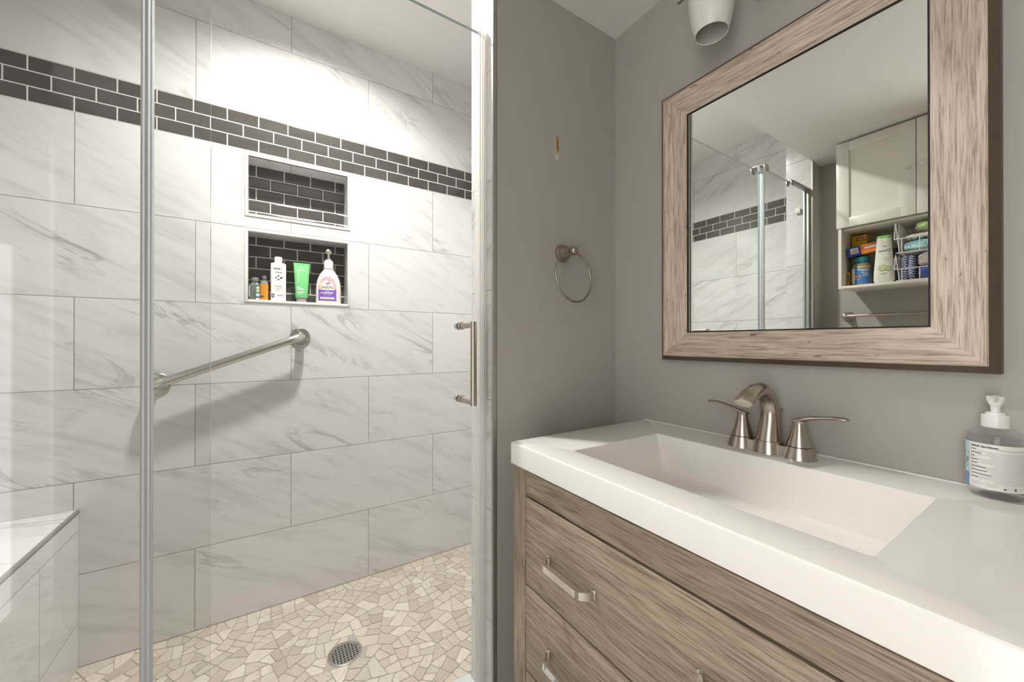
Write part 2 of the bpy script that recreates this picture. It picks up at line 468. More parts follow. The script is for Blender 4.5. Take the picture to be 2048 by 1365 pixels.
# ------------------------------------------------------------------ mesh helpers
class MB:
    def __init__(self):
        self.bm = bmesh.new()
        self.mi = 0
    def mark(self, fs):
        for f in fs:
            f.material_index = self.mi
    def box(self, x0, x1, y0, y1, z0, z1, bev=0.0, seg=2):
        return self.obox(V(((x0 + x1) / 2, (y0 + y1) / 2, (z0 + z1) / 2)), (abs(x1 - x0), abs(y1 - y0), abs(z1 - z0)), None, bev, seg)
    def obox(self, c, size, rot=None, bev=0.0, seg=2):
        b = bmesh.new()
        bmesh.ops.create_cube(b, size=1.0)
        bmesh.ops.scale(b, vec=size, verts=b.verts)
        if bev:
            bmesh.ops.bevel(b, geom=list(b.edges), offset=bev, segments=seg, profile=0.5, affect='EDGES')
        if rot is not None:
            bmesh.ops.rotate(b, cent=(0, 0, 0), matrix=rot.to_3x3(), verts=b.verts)
        bmesh.ops.translate(b, vec=c, verts=b.verts)
        self.merge(b)
        return self
    def merge(self, b):
        mp = {}
        for v in b.verts:
            mp[v] = self.bm.verts.new(v.co)
        fs = []
        for f in b.faces:
            try:
                fs.append(self.bm.faces.new([mp[v] for v in f.verts]))
            except ValueError:
                pass
        self.mark(fs)
        b.free()
    def loft(self, rings, cap0=True, cap1=True, closed=True):
        vs = [[self.bm.verts.new(p) for p in r] for r in rings]
        fs = []
        n = len(vs[0])
        for a, b in zip(vs[:-1], vs[1:]):
            for i in range(n if closed else n - 1):
                j = (i + 1) % n
                fs.append(self.bm.faces.new((a[i], a[j], b[j], b[i])))
        if cap0:
            fs.append(self.bm.faces.new(list(reversed(vs[0]))))
        if cap1:
            fs.append(self.bm.faces.new(vs[-1]))
        self.mark(fs)
        return self
    def lathe(self, prof, origin, axis=(0, 0, 1), n=32, cap0=True, cap1=True):
        ax = V(axis).normalized()
        ref = V((1, 0, 0)) if abs(ax.x) < 0.9 else V((0, 1, 0))
        u = ax.cross(ref).normalized()
        w = ax.cross(u)
        o = V(origin)
        rings = []
        for r, h in prof:
            rings.append([o + ax * h + (u * math.cos(2 * PI * i / n) + w * math.sin(2 * PI * i / n)) * max(r, 1e-5) for i in range(n)])
        return self.loft(rings, cap0, cap1)
    def cyl(self, p0, p1, r, r1=None, n=24):
        p0, p1 = V(p0), V(p1)
        d = p1 - p0
        return self.lathe([(r, 0), (r if r1 is None else r1, d.length)], p0, d, n)
    def tube(self, pts, r, n=14, flat=None, cap=True):
        pts = [V(p) for p in pts]
        m = len(pts)
        rs = r if isinstance(r, (list, tuple)) else [r] * m
        rings = []
        prev = None
        for i in range(m):
            t = (pts[min(i + 1, m - 1)] - pts[max(i - 1, 0)]).normalized()
            if prev is None:
                ref = V((0, 0, 1)) if abs(t.z) < 0.95 else V((1, 0, 0))
                u = (ref - t * ref.dot(t)).normalized()
            else:
                u = (prev - t * prev.dot(t)).normalized()
            prev = u
            w = t.cross(u)
            k = rs[i] if isinstance(rs[i], (tuple, list)) else (rs[i], rs[i])
            rings.append([pts[i] + u * (math.cos(2 * PI * j / n) * k[0]) + w * (math.sin(2 * PI * j / n) * k[1]) for j in range(n)])
        return self.loft(rings, cap, cap)
    def ring(self, c, axis, R, r, n=48, m=12):
        ax = V(axis).normalized()
        ref = V((0, 0, 1)) if abs(ax.z) < 0.9 else V((1, 0, 0))
        u = (ref - ax * ref.dot(ax)).normalized()
        w = ax.cross(u)
        vs = []
        for i in range(n):
            a = 2 * PI * i / n
            d = u * math.cos(a) + w * math.sin(a)
            vs.append([self.bm.verts.new(V(c) + d * (R + r * math.cos(2 * PI * j / m)) + ax * (r * math.sin(2 * PI * j / m))) for j in range(m)])
        fs = []
        for i in range(n):
            for j in range(m):
                fs.append(self.bm.faces.new((vs[i][j], vs[(i + 1) % n][j], vs[(i + 1) % n][(j + 1) % m], vs[i][(j + 1) % m])))
        self.mark(fs)
        return self
    def face(self, pts):
        f = self.bm.faces.new([self.bm.verts.new(p) for p in pts])
        self.mark([f])
        return self
    def ball(self, c, rx, ry=None, rz=None, seg=20):
        b = bmesh.new()
        bmesh.ops.create_uvsphere(b, u_segments=seg, v_segments=seg // 2 + 2, radius=1.0)
        bmesh.ops.scale(b, vec=(rx, ry or rx, rz or rx), verts=b.verts)
        bmesh.ops.translate(b, vec=V(c), verts=b.verts)
        self.merge(b)
        return self

ORIGIN = {}
def link(name, mb, mats, parent=None, base=None, smooth=35.0):
    bm = mb.bm
    bmesh.ops.recalc_face_normals(bm, faces=bm.faces)
    org = ORIGIN[parent] if parent is not None else V(base if base is not None else (0, 0, 0))
    if org.length > 0:
        bmesh.ops.translate(bm, vec=-org, verts=bm.verts)
    me = bpy.data.meshes.new(name)
    bm.to_mesh(me)
    bm.free()
    for m_ in (mats if isinstance(mats, (list, tuple)) else [mats]):
        me.materials.append(M[m_] if isinstance(m_, str) else m_)
    if smooth:
        me.polygons.foreach_set('use_smooth', [True] * len(me.polygons))
        me.set_sharp_from_angle(angle=math.radians(smooth))
    o = bpy.data.objects.new(name, me)
    COL.objects.link(o)
    if parent is not None:
        o.parent = parent
    else:
        o.location = org
    ORIGIN[o] = org
    return o

def tag(o, label, cat, group=None):
    o['label'] = label
    o['category'] = cat
    if group:
        o['group'] = group
    return o

def thing(name, label, cat, base, group=None):
    o = bpy.data.objects.new(name, None)
    o.empty_display_size = 0.03
    COL.objects.link(o)
    o.location = base
    ORIGIN[o] = V(base)
    return tag(o, label, cat, group)

def struct(name, mb, mats, smooth=0):
    o = link(name, mb, mats, smooth=smooth)
    o['kind'] = 'structure'
    return o

def dup(o, delta, parent=None):
    c = o.copy()
    COL.objects.link(c)
    if parent is not None:
        c.parent = parent
        c.location = V(o.location) + V(delta)
    else:
        c.location = V(o.location) + V(delta)
    for ch in [k for k in o.children]:
        d = ch.copy()
        COL.objects.link(d)
        d.parent = c
        for gch in ch.children:
            e = gch.copy()
            COL.objects.link(e)
            e.parent = d
    return c

# flat or curved surface maps: (t to the viewer's right, h up) -> point
def flat_map(origin, front, lift=0.0004, up=(0, 0, 1)):
    F = V(front).normalized()
    U = V(up).normalized()
    L = U.cross(F)
    o = V(origin)
    return lambda t, h, k=1.0: o + L * t + U * h + F * lift * k

def interp(prof, z):
    if z <= prof[0][0]:
        return prof[0][1], prof[0][2]
    for p, q in zip(prof[:-1], prof[1:]):
        if p[0] <= z <= q[0]:
            f = (z - p[0]) / max(1e-9, q[0] - p[0])
            return p[1] + (q[1] - p[1]) * f, p[2] + (q[2] - p[2]) * f
    return prof[-1][1], prof[-1][2]

def bottle_map(base, front, prof, ex=2.0, lift=0.0005):
    F = V((front[0], front[1], 0)).normalized()
    U = V((0, 0, 1))
    L = U.cross(F)
    o = V(base)
    def f(t, h, k=1.0):
        a, b = interp(prof, h)
        s = min(0.995, abs(t) / a)
        return o + L * t + U * h + F * (b * (1 - s ** ex) ** (1 / ex) + lift * k)
    return f

def bottle(mb, base, front, prof, ex=2.0, n=40):
    F = V((front[0], front[1], 0)).normalized()
    U = V((0, 0, 1))
    L = U.cross(F)
    o = V(base)
    rings = []
    for z, a, b in prof:
        r = []
        for i in range(n):
            th = 2 * PI * i / n
            c, s = math.cos(th), math.sin(th)
            r.append(o + U * z + L * (a * math.copysign(abs(c) ** (2 / ex), c)) + F * (b * math.copysign(abs(s) ** (2 / ex), s)))
        rings.append(r)
    mb.loft(rings)
    return mb

def patch(mb, fn, t0, t1, h0, h1, nt=10, nh=6, k=1.0, arch=0.0):
    vs = []
    for i in range(nt + 1):
        row = []
        f = i / nt
        t = t0 + (t1 - t0) * f
        top = h1 - (arch * (abs(2 * f - 1) ** 2.6) if arch else 0)
        for j in range(nh + 1):
            row.append(mb.bm.verts.new(fn(t, h0 + (top - h0) * j / nh, k)))
        vs.append(row)
    fs = []
    for i in range(nt):
        for j in range(nh):
            fs.append(mb.bm.faces.new((vs[i][j], vs[i + 1][j], vs[i + 1][j + 1], vs[i][j + 1])))
    mb.mark(fs)
    return mb

def blob(mb, fn, pts, k=1.0):
    mb.mark([mb.bm.faces.new([mb.bm.verts.new(fn(t, h, k)) for t, h in pts])])
    return mb

def disc(mb, fn, t, h, rx, ry=None, n=20, k=1.0, rot=0.0):
    ry = ry or rx
    pts = []
    for i in range(n):
        a = 2 * PI * i / n
        x, y = rx * math.cos(a), ry * math.sin(a)
        pts.append((t + x * math.cos(rot) - y * math.sin(rot), h + x * math.sin(rot) + y * math.cos(rot)))
    return blob(mb, fn, pts, k)

def lettering(name, body, fn, t, h, size, mat, parent, rot=0.0, align='CENTER', k=2.0, squash=1.0, bold=0.0, shear=0.0):
    cu = bpy.data.curves.new('t', 'FONT')
    cu.body = body
    cu.size = size
    cu.align_x = align
    cu.align_y = 'CENTER'
    cu.resolution_u = 3
    cu.offset = bold
    cu.shear = shear
    tmp = bpy.data.objects.new('t', cu)
    COL.objects.link(tmp)
    bpy.context.view_layer.update()
    me = bpy.data.meshes.new_from_object(tmp.evaluated_get(bpy.context.evaluated_depsgraph_get()))
    bpy.data.objects.remove(tmp, do_unlink=True)
    bpy.data.curves.remove(cu)
    me.name = name
    c, s = math.cos(rot), math.sin(rot)
    org = ORIGIN[parent]
    for v in me.vertices:
        x, y = v.co.x * squash, v.co.y
        v.co = fn(t + x * c - y * s, h + x * s + y * c, k) - org
    me.materials.clear()
    me.materials.append(M[mat])
    o = bpy.data.objects.new(name, me)
    COL.objects.link(o)
    o.parent = parent
    ORIGIN[o] = org
    return o

def arc(p, c0, n=8):
    """quadratic curve through three control points"""
    p0, p1, p2 = V(p[0]), V(p[1]), V(p[2])
    return [p0 * (1 - s) ** 2 + p1 * 2 * s * (1 - s) + p2 * s * s for s in [i / n for i in range(n + 1)]]

def rounded(path, rad, n=6):
    pts = [V(p) for p in path]
    out = [pts[0]]
    for a, b, c in zip(pts[:-2], pts[1:-1], pts[2:]):
        d1 = (a - b).normalized() * min(rad, (a - b).length * 0.49)
        d2 = (c - b).normalized() * min(rad, (c - b).length * 0.49)
        out += arc((b + d1, b, b + d2), None, n)
    out.append(pts[-1])
    return out

# ================================================================== the setting
FLOOR = -EYE
CEIL = 0.975
SCEIL = 1.335
XR, XL = 0.943, -0.74           # right and left walls of the bathroom
YP, YQ = 0.851, 0.974           # room face and shower face of the dividing wall
YB = 1.80                       # tiled back wall of the shower
XE = -0.83                      # tiled end wall of the shower
YREAR = -1.15

mb = MB(); mb.box(XL - 0.1, XR + 0.1, YREAR - 0.1, YP, FLOOR - 0.06, FLOOR)
struct('floor', mb, 'floor')
mb = MB(); mb.box(XL - 0.1, XR + 0.1, YREAR - 0.1, YP, CEIL, SCEIL + 0.08)
struct('ceiling', mb, 'ceil')
LX, LY = 0.160, 1.345            # recessed light
mb = MB()
for bx in ((XE - 0.1, LX - 0.057, YP, YB + 0.12), (LX + 0.057, XR + 0.1, YP, YB + 0.12), (LX - 0.057, LX + 0.057, YP, LY - 0.057), (LX - 0.057, LX + 0.057, LY + 0.057, YB + 0.12)):
    mb.box(*bx, SCEIL, SCEIL + 0.08)
struct('ceiling_shower', mb, 'ceil')
mb = MB(); mb.box(XR, XR + 0.1, YREAR - 0.1, YP, FLOOR, CEIL)
struct('wall_right', mb, 'paint')
DY0, DY1, DZ = -0.57, 0.04, 0.93      # unseen doorway added in the left wall to let in fill light
mb = MB()
mb.box(XL - 0.1, XL, DY1, YP, FLOOR, CEIL)
mb.box(XL - 0.1, XL, YREAR - 0.1, DY0, FLOOR, CEIL)
mb.box(XL - 0.1, XL, DY0, DY1, DZ, CEIL)
struct('wall_left', mb, 'paint')
mb = MB(); mb.box(XL, XR, YREAR - 0.1, YREAR, FLOOR, CEIL)
struct('wall_rear', mb, 'paint')
mb = MB()
for y0_, y1_ in ((DY0 - 0.045, DY0 + 0.01), (DY1 - 0.01, DY1 + 0.045)):
    mb.box(XL, XL + 0.015, y0_, y1_, FLOOR, DZ - 0.01, 0.003)
mb.box(XL, XL + 0.015, DY0 - 0.045, DY1 + 0.045, DZ - 0.01, 0.973, 0.003)
struct('trim_fill_doorway', mb, 'trimwhite')  # casing round the added fill doorway

# dividing wall beside the vanity: painted front, tiled end and back
mb = MB()
mb.box(0.497, XR, YP, YP + 0.06, FLOOR, CEIL)
struct('wall_partition', mb, 'paint_scar')
mb = MB()
mb.box(0.49, XR, YP + 0.004, YQ, FLOOR, SCEIL)
struct('wall_jamb_right', mb, 'tile_jamb')
mb = MB()
mb.box(XE - 0.1, -0.628, YP, YP + 0.06, FLOOR, CEIL)
struct('wall_partition_left', mb, 'paint')
mb = MB()
mb.box(XE - 0.1, -0.621, YP + 0.004, YQ, FLOOR, SCEIL)
struct('wall_jamb_left', mb, 'tile_jamb')
mb = MB()
mb.box(0.4875, 0.4985, YP - 0.0035, YP + 0.006, FLOOR, CEIL, 0.001)
struct('trim_1', mb, 'alu')
mb = MB()
mb.box(-0.6295, -0.6185, YP - 0.0035, YP + 0.006, FLOOR, CEIL, 0.001)
struct('trim_2', mb, 'alu')

# tiled shower walls
mb = MB(); mb.box(XE - 0.1, XE, YQ, YB, FLOOR, SCEIL)
struct('wall_shower_left', mb, 'tile_y')
mb = MB(); mb.box(XR, XR + 0.1, YP, YB, FLOOR, SCEIL)
struct('wall_shower_right', mb, 'tile_y')
NX0, NX1 = -0.061, 0.299
N1 = (0.501, 0.7265)
N2 = (0.166, 0.432)
ND = 0.095
mb = MB()
y0, y1 = YB, YB + 0.12
mb.box(XE - 0.1, NX0, y0, y1, FLOOR - 0.05, SCEIL)
mb.box(NX1, XR + 0.1, y0, y1, FLOOR - 0.05, SCEIL)
for z0, z1 in ((FLOOR - 0.05, N2[0]), (N2[1], N1[0]), (N1[1], SCEIL)):
    mb.box(NX0, NX1, y0, y1, z0, z1)
wall_back = struct('wall_back', mb, 'tile_x')
for (z0, z1), mt in ((N1, 'brick_up'), (N2, 'brick_low')):
    mb = MB(); mb.box(NX0, NX1, YB + ND, y1 - 0.002, z0, z1)
    link('niche_back', mb, mt, wall_back, smooth=0)
    mb = MB()
    w = 0.0105
    a0, a1, b0, b1 = NX0, NX1, z0, z1
    mb.box(a0 - w, a0, YB - 0.003, YB + 0.008, b0 - w, b1 + w, 0.0008)
    mb.box(a1, a1 + w, YB - 0.003, YB + 0.008, b0 - w, b1 + w, 0.0008)
    mb.box(a0, a1, YB - 0.003, YB + 0.008, b0 - w, b0, 0.0008)
    mb.box(a0, a1, YB - 0.003, YB + 0.008, b1, b1 + w, 0.0008)
    link('niche_trim', mb, 'trimwhite', wall_back)

# shower floor: mosaic of cut stones on a grout bed
random.seed(11)
def split(poly, ang):
    cx = sum(p[0] for p in poly) / len(poly); cyy = sum(p[1] for p in poly) / len(poly)
    nx, ny = math.cos(ang), math.sin(ang)
    d0 = nx * cx + ny * cyy
    A, B = [], []
    for i in range(len(poly)):
        p, q = poly[i], poly[(i + 1) % len(poly)]
        dp, dq = nx * p[0] + ny * p[1] - d0, nx * q[0] + ny * q[1] - d0
        (A if dp >= 0 else B).append(p)
        if dp * dq < 0:
            f = dp / (dp - dq)
            r = (p[0] + (q[0] - p[0]) * f, p[1] + (q[1] - p[1]) * f)
            A.append(r); B.append(r)
    return A, B
def area(poly):
    return 0.5 * sum(poly[i][0] * poly[(i + 1) % len(poly)][1] - poly[(i + 1) % len(poly)][0] * poly[i][1] for i in range(len(poly)))
def compact(poly):
    per = sum(math.dist(poly[i], poly[(i + 1) % len(poly)]) for i in range(len(poly)))
    return 4 * PI * abs(area(poly)) / max(1e-9, per * per)
def long_dir(poly):
    best, bd = 0, None
    for i in range(len(poly)):
        for j in range(i):
            dx, dy = poly[i][0] - poly[j][0], poly[i][1] - poly[j][1]
            l = dx * dx + dy * dy
            if l > best:
                best, bd = l, math.atan2(dy, dx)
    return bd, math.sqrt(best)
FX0, FX1, FY0, FY1 = XE, XR, YQ, YB
seeds = [(random.uniform(FX0, FX1), random.uniform(FY0, FY1)) for _ in range(95)]
cells = []
for i, s in enumerate(seeds):
    poly = [(FX0, FY0), (FX1, FY0), (FX1, FY1), (FX0, FY1)]
    for j, t in enumerate(seeds):
        if i == j or len(poly) < 3:
            continue
        mx_, my_ = (s[0] + t[0]) / 2, (s[1] + t[1]) / 2
        nx, ny = t[0] - s[0], t[1] - s[1]
        out = []
        for a in range(len(poly)):
            p, q = poly[a], poly[(a + 1) % len(poly)]
            dp = (p[0] - mx_) * nx + (p[1] - my_) * ny
            dq = (q[0] - mx_) * nx + (q[1] - my_) * ny
            if dp <= 0:
                out.append(p)
            if dp * dq < 0:
                f = dp / (dp - dq)
                out.append((p[0] + (q[0] - p[0]) * f, p[1] + (q[1] - p[1]) * f))
        poly = out
    if len(poly) >= 3:
        cells.append(poly)
stones = []
stack = list(cells)
while stack:
    p = stack.pop()
    if len(p) < 3 or abs(area(p)) < 1e-6:
        continue
    d, l = long_dir(p)
    if abs(area(p)) > random.uniform(0.0018, 0.0042) or l > 0.105:
        best = None
        for _ in range(7):
            a, b = split(p, d + random.uniform(-0.75, 0.75))
            if len(a) < 3 or len(b) < 3:
                continue
            sc_ = min(compact(a), compact(b)) - 0.35 * ((len(a) == 3) + (len(b) == 3)) + random.uniform(0, 0.10)
            if best is None or sc_ > best[0]:
                best = (sc_, a, b)
        stack += [best[1], best[2]]
    else:
        stones.append(p if area(p) > 0 else p[::-1])
DRAIN = (0.225, 1.397)
def inset(poly, w):
    for k in range(len(poly)):
        pass
    res = [p for p in poly]
    out = res
    for k in range(len(poly)):
        p, q = poly[k], poly[(k + 1) % len(poly)]
        ex, ey = q[0] - p[0], q[1] - p[1]
        ln = math.hypot(ex, ey)
        if ln < 1e-6:
            continue
        nx, ny = -ey / ln, ex / ln
        new = []
        for a in range(len(out)):
            s_, t_ = out[a], out[(a + 1) % len(out)]
            ds = (s_[0] - p[0]) * nx + (s_[1] - p[1]) * ny - w
            dt = (t_[0] - p[0]) * nx + (t_[1] - p[1]) * ny - w
            if ds >= 0:
                new.append(s_)
            if ds * dt < 0:
                f = ds / (ds - dt)
                new.append((s_[0] + (t_[0] - s_[0]) * f, s_[1] + (t_[1] - s_[1]) * f))
        out = new
        if len(out) < 3:
            return []
    return out
def chamfer(poly, w):
    out = []
    n = len(poly)
    for i in range(n):
        a, b, c = poly[i - 1], poly[i], poly[(i + 1) % n]
        l1, l2 = math.dist(a, b), math.dist(b, c)
        f1, f2 = min(0.36, w / max(l1, 1e-6)), min(0.36, w / max(l2, 1e-6))
        p = (b[0] + (a[0] - b[0]) * f1, b[1] + (a[1] - b[1]) * f1)
        q = (b[0] + (c[0] - b[0]) * f2, b[1] + (c[1] - b[1]) * f2)
        m_ = ((p[0] + q[0]) / 4 + b[0] / 2, (p[1] + q[1]) / 4 + b[1] / 2)
        out += [p, m_, q]
    return out
mb = MB()
mb.mi = 0
mb.box(FX0, FX1, FY0, FY1, FLOOR - 0.06, FLOOR - 0.0022)
tints = []
mb.mi = 1
nbase = len(mb.bm.faces)
for p in stones:
    q = inset(p, random.uniform(0.0008, 0.0017))
    if len(q) < 3 or abs(area(q)) < 0.00006:
        continue
    cx = sum(a[0] for a in q) / len(q); cyy = sum(a[1] for a in q) / len(q)
    if math.hypot(cx - DRAIN[0], cyy - DRAIN[1]) < 0.060:
        continue
    q = chamfer(q, random.uniform(0.004, 0.011))
    qq = []
    for a in q:
        dx, dy = a[0] - DRAIN[0], a[1] - DRAIN[1]
        r_ = math.hypot(dx, dy)
        qq.append((DRAIN[0] + dx / r_ * 0.0545, DRAIN[1] + dy / r_ * 0.0545) if r_ < 0.0545 else a)
    q = qq
    q2 = inset(q, 0.0009) if area(q) > 0 else q
    if len(q2) != len(q):
        q2 = [(cx + (a[0] - cx) * 0.96, cyy + (a[1] - cyy) * 0.96) for a in q]
    zt = FLOOR + random.uniform(-0.0005, 0.0004)
    n0 = len(mb.bm.faces)
    mb.loft([[V((a[0], a[1], FLOOR - 0.003)) for a in q], [V((a[0], a[1], zt - 0.0008)) for a in q], [V((a[0], a[1], zt)) for a in q2]], False, True)
    b = random.choice([(0.63, 0.55, 0.465), (0.66, 0.59, 0.505), (0.59, 0.51, 0.43), (0.53, 0.455, 0.385), (0.68, 0.62, 0.54), (0.61, 0.545, 0.475)])
    k = random.uniform(0.9, 1.08)
    ang = random.random()
    nf = len(mb.bm.faces) - n0
    tints += [(b[0] * k, b[1] * k, b[2] * k, ang)] * nf
# remember which face carries which tint
mb.bm.faces.index_update()
lay = mb.bm.faces.layers.int.new('stone_id')
mb.bm.faces.ensure_lookup_table()
allf = list(mb.bm.faces)
for i, f in enumerate(allf[nbase:]):
    f[lay] = i + 1
fl = struct('floor_shower', mb, ['grout', 'stone'])
me = fl.data
att = me.color_attributes.new('stone_tint', 'FLOAT_COLOR', 'CORNER')
ids = me.attributes['stone_id'].data
for poly in me.polygons:
    i = ids[poly.index].value
    c = tints[i - 1] if i > 0 else (0.4, 0.37, 0.33, 0.0)
    for li in poly.loop_indices:
        att.data[li].color = c

# white stone curb under the glass
mb = MB(); mb.box(-0.621, 0.49, YP - 0.012, YQ + 0.012, FLOOR, -0.945, 0.004)
struct('trim_curb', mb, 'slab', 30)

# ================================================================== shower
# built-in corner bench
BX, BZ = -0.511, -0.544
t = thing('shower_bench', 'marble tiled shower bench with metal edge trim beside the sliding glass', 'bench', (-0.67, 1.39, FLOOR))
mb = MB(); mb.box(XE + 0.001, BX, YQ + 0.001, YB - 0.001, FLOOR, BZ - 0.012)
link('bench_front', mb, 'tile_bench', t, smooth=0)
mb = MB(); mb.box(XE + 0.001, BX - 0.004, YQ + 0.001, YB - 0.001, BZ - 0.012, BZ)
link('bench_seat', mb, 'slab', t, smooth=0)
mb = MB()
mb.tube([(BX - 0.004, YQ + 0.002, BZ - 0.0055), (BX - 0.004, YB - 0.002, BZ - 0.0055)], 0.0062, 10)
link('edge_trim', mb, 'alu', t)

# floor drain
t = thing('floor_drain', 'round stainless floor drain with square holes set in the stone mosaic', 'drain', (DRAIN[0], DRAIN[1], FLOOR))
mb = MB()
mb.lathe([(0.0440, 0.0), (0.0525, 0.0), (0.0525, 0.0025), (0.050, 0.0035), (0.0460, 0.0035), (0.0440, 0.0015), (0.0440, 0.0)], (DRAIN[0], DRAIN[1], FLOOR - 0.002), n=48, cap0=False, cap1=False)
link('drain_ring', mb, 'steel', t)
mb = MB()
R = 0.0445
st = 0.0104
for i in range(-4, 5):
    x = i * st
    h = math.sqrt(max(0, R * R - x * x))
    if h > 0.004:
        mb.box(DRAIN[0] + x - 0.0020, DRAIN[0] + x + 0.0020, DRAIN[1] - h, DRAIN[1] + h, FLOOR - 0.0015, FLOOR + 0.0006)
        mb.box(DRAIN[0] - h, DRAIN[0] + h, DRAIN[1] + x - 0.0021, DRAIN[1] + x + 0.0021, FLOOR - 0.0015, FLOOR + 0.0004)
link('grate', mb, 'steel', t, smooth=0)
mb = MB(); mb.lathe([(0.0448, 0), (0.0448, 0.0005)], (DRAIN[0], DRAIN[1], FLOOR - 0.0021), n=40)
link('drain_shade_disc', mb, 'black', t)  # flat black disc, shade of the drain hole put into its colour

# recessed ceiling light
t = thing('recessed_light', 'round recessed ceiling light glowing above the middle of the shower', 'light', (LX, LY, SCEIL))
mb = MB()
mb.lathe([(0.056, 0.0005), (0.092, -0.0003), (0.094, -0.003), (0.088, -0.0055), (0.060, -0.004), (0.056, -0.001), (0.056, 0.0005)], (LX, LY, SCEIL), n=48, cap0=False, cap1=False)
link('trim_ring', mb, 'white_plastic', t)
mb = MB(); mb.lathe([(0.056, 0.0), (0.055, 0.029), (0.0, 0.029)], (LX, LY, SCEIL), n=48, cap0=False, cap1=False)
link('baffle', mb, 'trimwhite', t)
mb = MB(); mb.lathe([(0.050, 0.0265), (0.050, 0.0285)], (LX, LY, SCEIL), n=40)
link('lens', mb, 'lens', t)
ld = bpy.data.lights.new('downlight_beam', 'AREA')
ld.shape = 'DISK'
ld.size = 0.096
ld.energy = LAMP_WATTS
ld.color = (1.0, 0.972, 0.945)
ld.spread = math.radians(LAMP_SPREAD)
lo = bpy.data.objects.new('downlight_beam', ld)
COL.objects.link(lo)
lo.parent = t
lo.location = (0, 0, 0.0255)

# fixed glass panel
GZ0, GZ1 = -0.945, 0.822
def sheet(x0, x1, y0, y1, z0, z1):
    m_ = MB()
    m_.mi = 0
    m_.face([(x0, y0, z0), (x1, y0, z0), (x1, y0, z1), (x0, y0, z1)])
    m_.face([(x0, y1, z0), (x0, y1, z1), (x1, y1, z1), (x1, y1, z0)])
    m_.mi = 1
    m_.face([(x0, y0, z0), (x0, y0, z1), (x0, y1, z1), (x0, y1, z0)])
    m_.face([(x1, y0, z0), (x1, y1, z0), (x1, y1, z1), (x1, y0, z1)])
    m_.face([(x0, y0, z1), (x1, y0, z1), (x1, y1, z1), (x0, y1, z1)])
    m_.face([(x0, y0, z0), (x0, y1, z0), (x1, y1, z0), (x1, y0, z0)])
    bmesh.ops.remove_doubles(m_.bm, verts=m_.bm.verts, dist=1e-6)
    return m_
t = thing('fixed_glass_panel', 'fixed clear glass shower panel at the bench end, in front of the sliding door', 'glass panel', (-0.35, 0.875, GZ0))
fixed_glass = link('glass', sheet(-0.612, -0.085, 0.871, 0.879, GZ0, GZ1), ['glass', 'glass_edge'], t, smooth=0)
mb = MB(); mb.box(-0.6205, -0.606, 0.862, 0.8705, GZ0, GZ1 + 0.006, 0.001); mb.box(-0.6205, -0.606, 0.8795, 0.888, GZ0, GZ1 + 0.006, 0.001)
link('wall_channel', mb, 'alu', t)
def clamp(x0, x1, ya, yb, z0, z1):
    m_ = MB()
    m_.box(x0, x1, ya, ya + 0.006, z0, z1, 0.001)
    m_.box(x0, x1, yb - 0.006, yb, z0, z1, 0.001)
    m_.box(x0, x1, ya, yb, z1, z1 + 0.006, 0.001)
    return m_
link('glass_clamp', clamp(-0.135, -0.095, 0.852, 0.9155, 0.798, GZ1 + 0.004), 'steel', t)
link('glass_clamp', clamp(-0.425, -0.40, 0.862, 0.888, 0.803, GZ1 + 0.003), 'steel', t)
mb = MB(); mb.box(-0.6205, -0.425, 0.862, 0.888, GZ1 + 0.001, GZ1 + 0.011, 0.002)
link('header_bar', mb, 'alu', t)

# sliding door
t = thing('sliding_glass_door', 'clear sliding glass shower door with tubular pull handle and vinyl edge seal', 'shower door', (0.15, 0.90, GZ0 + 0.004))
link('glass', sheet(-0.170, 0.478, 0.896, 0.904, GZ0 + 0.004, GZ1), ['glass', 'glass_edge'], t, smooth=0)
mb = MB()
mb.box(-0.182, -0.1665, 0.8925, 0.9075, GZ0 + 0.004, GZ1 - 0.004, 0.003)
sl = link('edge_seal', mb, 'vinyl', t)
mb = MB()
for x, w, y in ((-0.1805, 0.0012, 0.8915), (-0.1745, 0.0020, 0.8915), (-0.1685, 0.0009, 0.8915)):
    mb.box(x - w, x + w, y, y + 0.001, GZ0 + 0.004, GZ1 - 0.004)
link('seal_rib', mb, 'vinyl_rib', sl)
HX, HY = 0.421, 0.8265
zt, zb, hr = 0.0415, -0.1465, 0.0078
mb = MB()
mb.cyl((HX, HY, zb - hr), (HX, HY, zt + hr), hr, n=28)
for z in (zt, zb):
    mb.cyl((HX, HY, z), (HX, 0.8955, z), hr, n=28)
hd = link('pull_handle', mb, 'nickel', t)
mb = MB()
for z in (zt, zb):
    mb.cyl((HX, 0.888, z), (HX, 0.8958, z), 0.0098, n=28)
    mb.cyl((HX, 0.9042, z), (HX, 0.911, z), 0.0098, n=28)
    mb.cyl((HX, 0.911, z), (HX, 0.921, z), 0.0088, n=28)
link('mounting_washer', mb, 'steel', hd)

# strike channel on the jamb
t = thing('jamb_channel', 'pale ribbed vinyl strike channel fixed to the tiled jamb', 'door channel', (0.485, 0.90, GZ0))
mb = MB()
mb.box(0.4835, 0.4895, 0.885, 0.918, GZ0, GZ1, 0.001)
mb.box(0.4690, 0.4835, 0.8875, 0.8900, GZ0, GZ1, 0.0008)
mb.box(0.4690, 0.4835, 0.9105, 0.9130, GZ0, GZ1, 0.0008)
link('backing', mb, 'vinyl_warm', t)
mb = MB()
for x in (0.4715, 0.4785):
    mb.box(x - 0.0006, x + 0.0006, 0.8868, 0.8876, GZ0, GZ1)
link('channel_rib', mb, 'vinyl_rib', t)
tag(link('door_bumper', MB().box(-0.6205, -0.606, 0.900, 0.926, 0.708, 0.734, 0.003), 'cream_plastic', base=(-0.613, 0.913, 0.721)), 'small cream bumper on the tiled pillar behind the fixed glass', 'bumper')

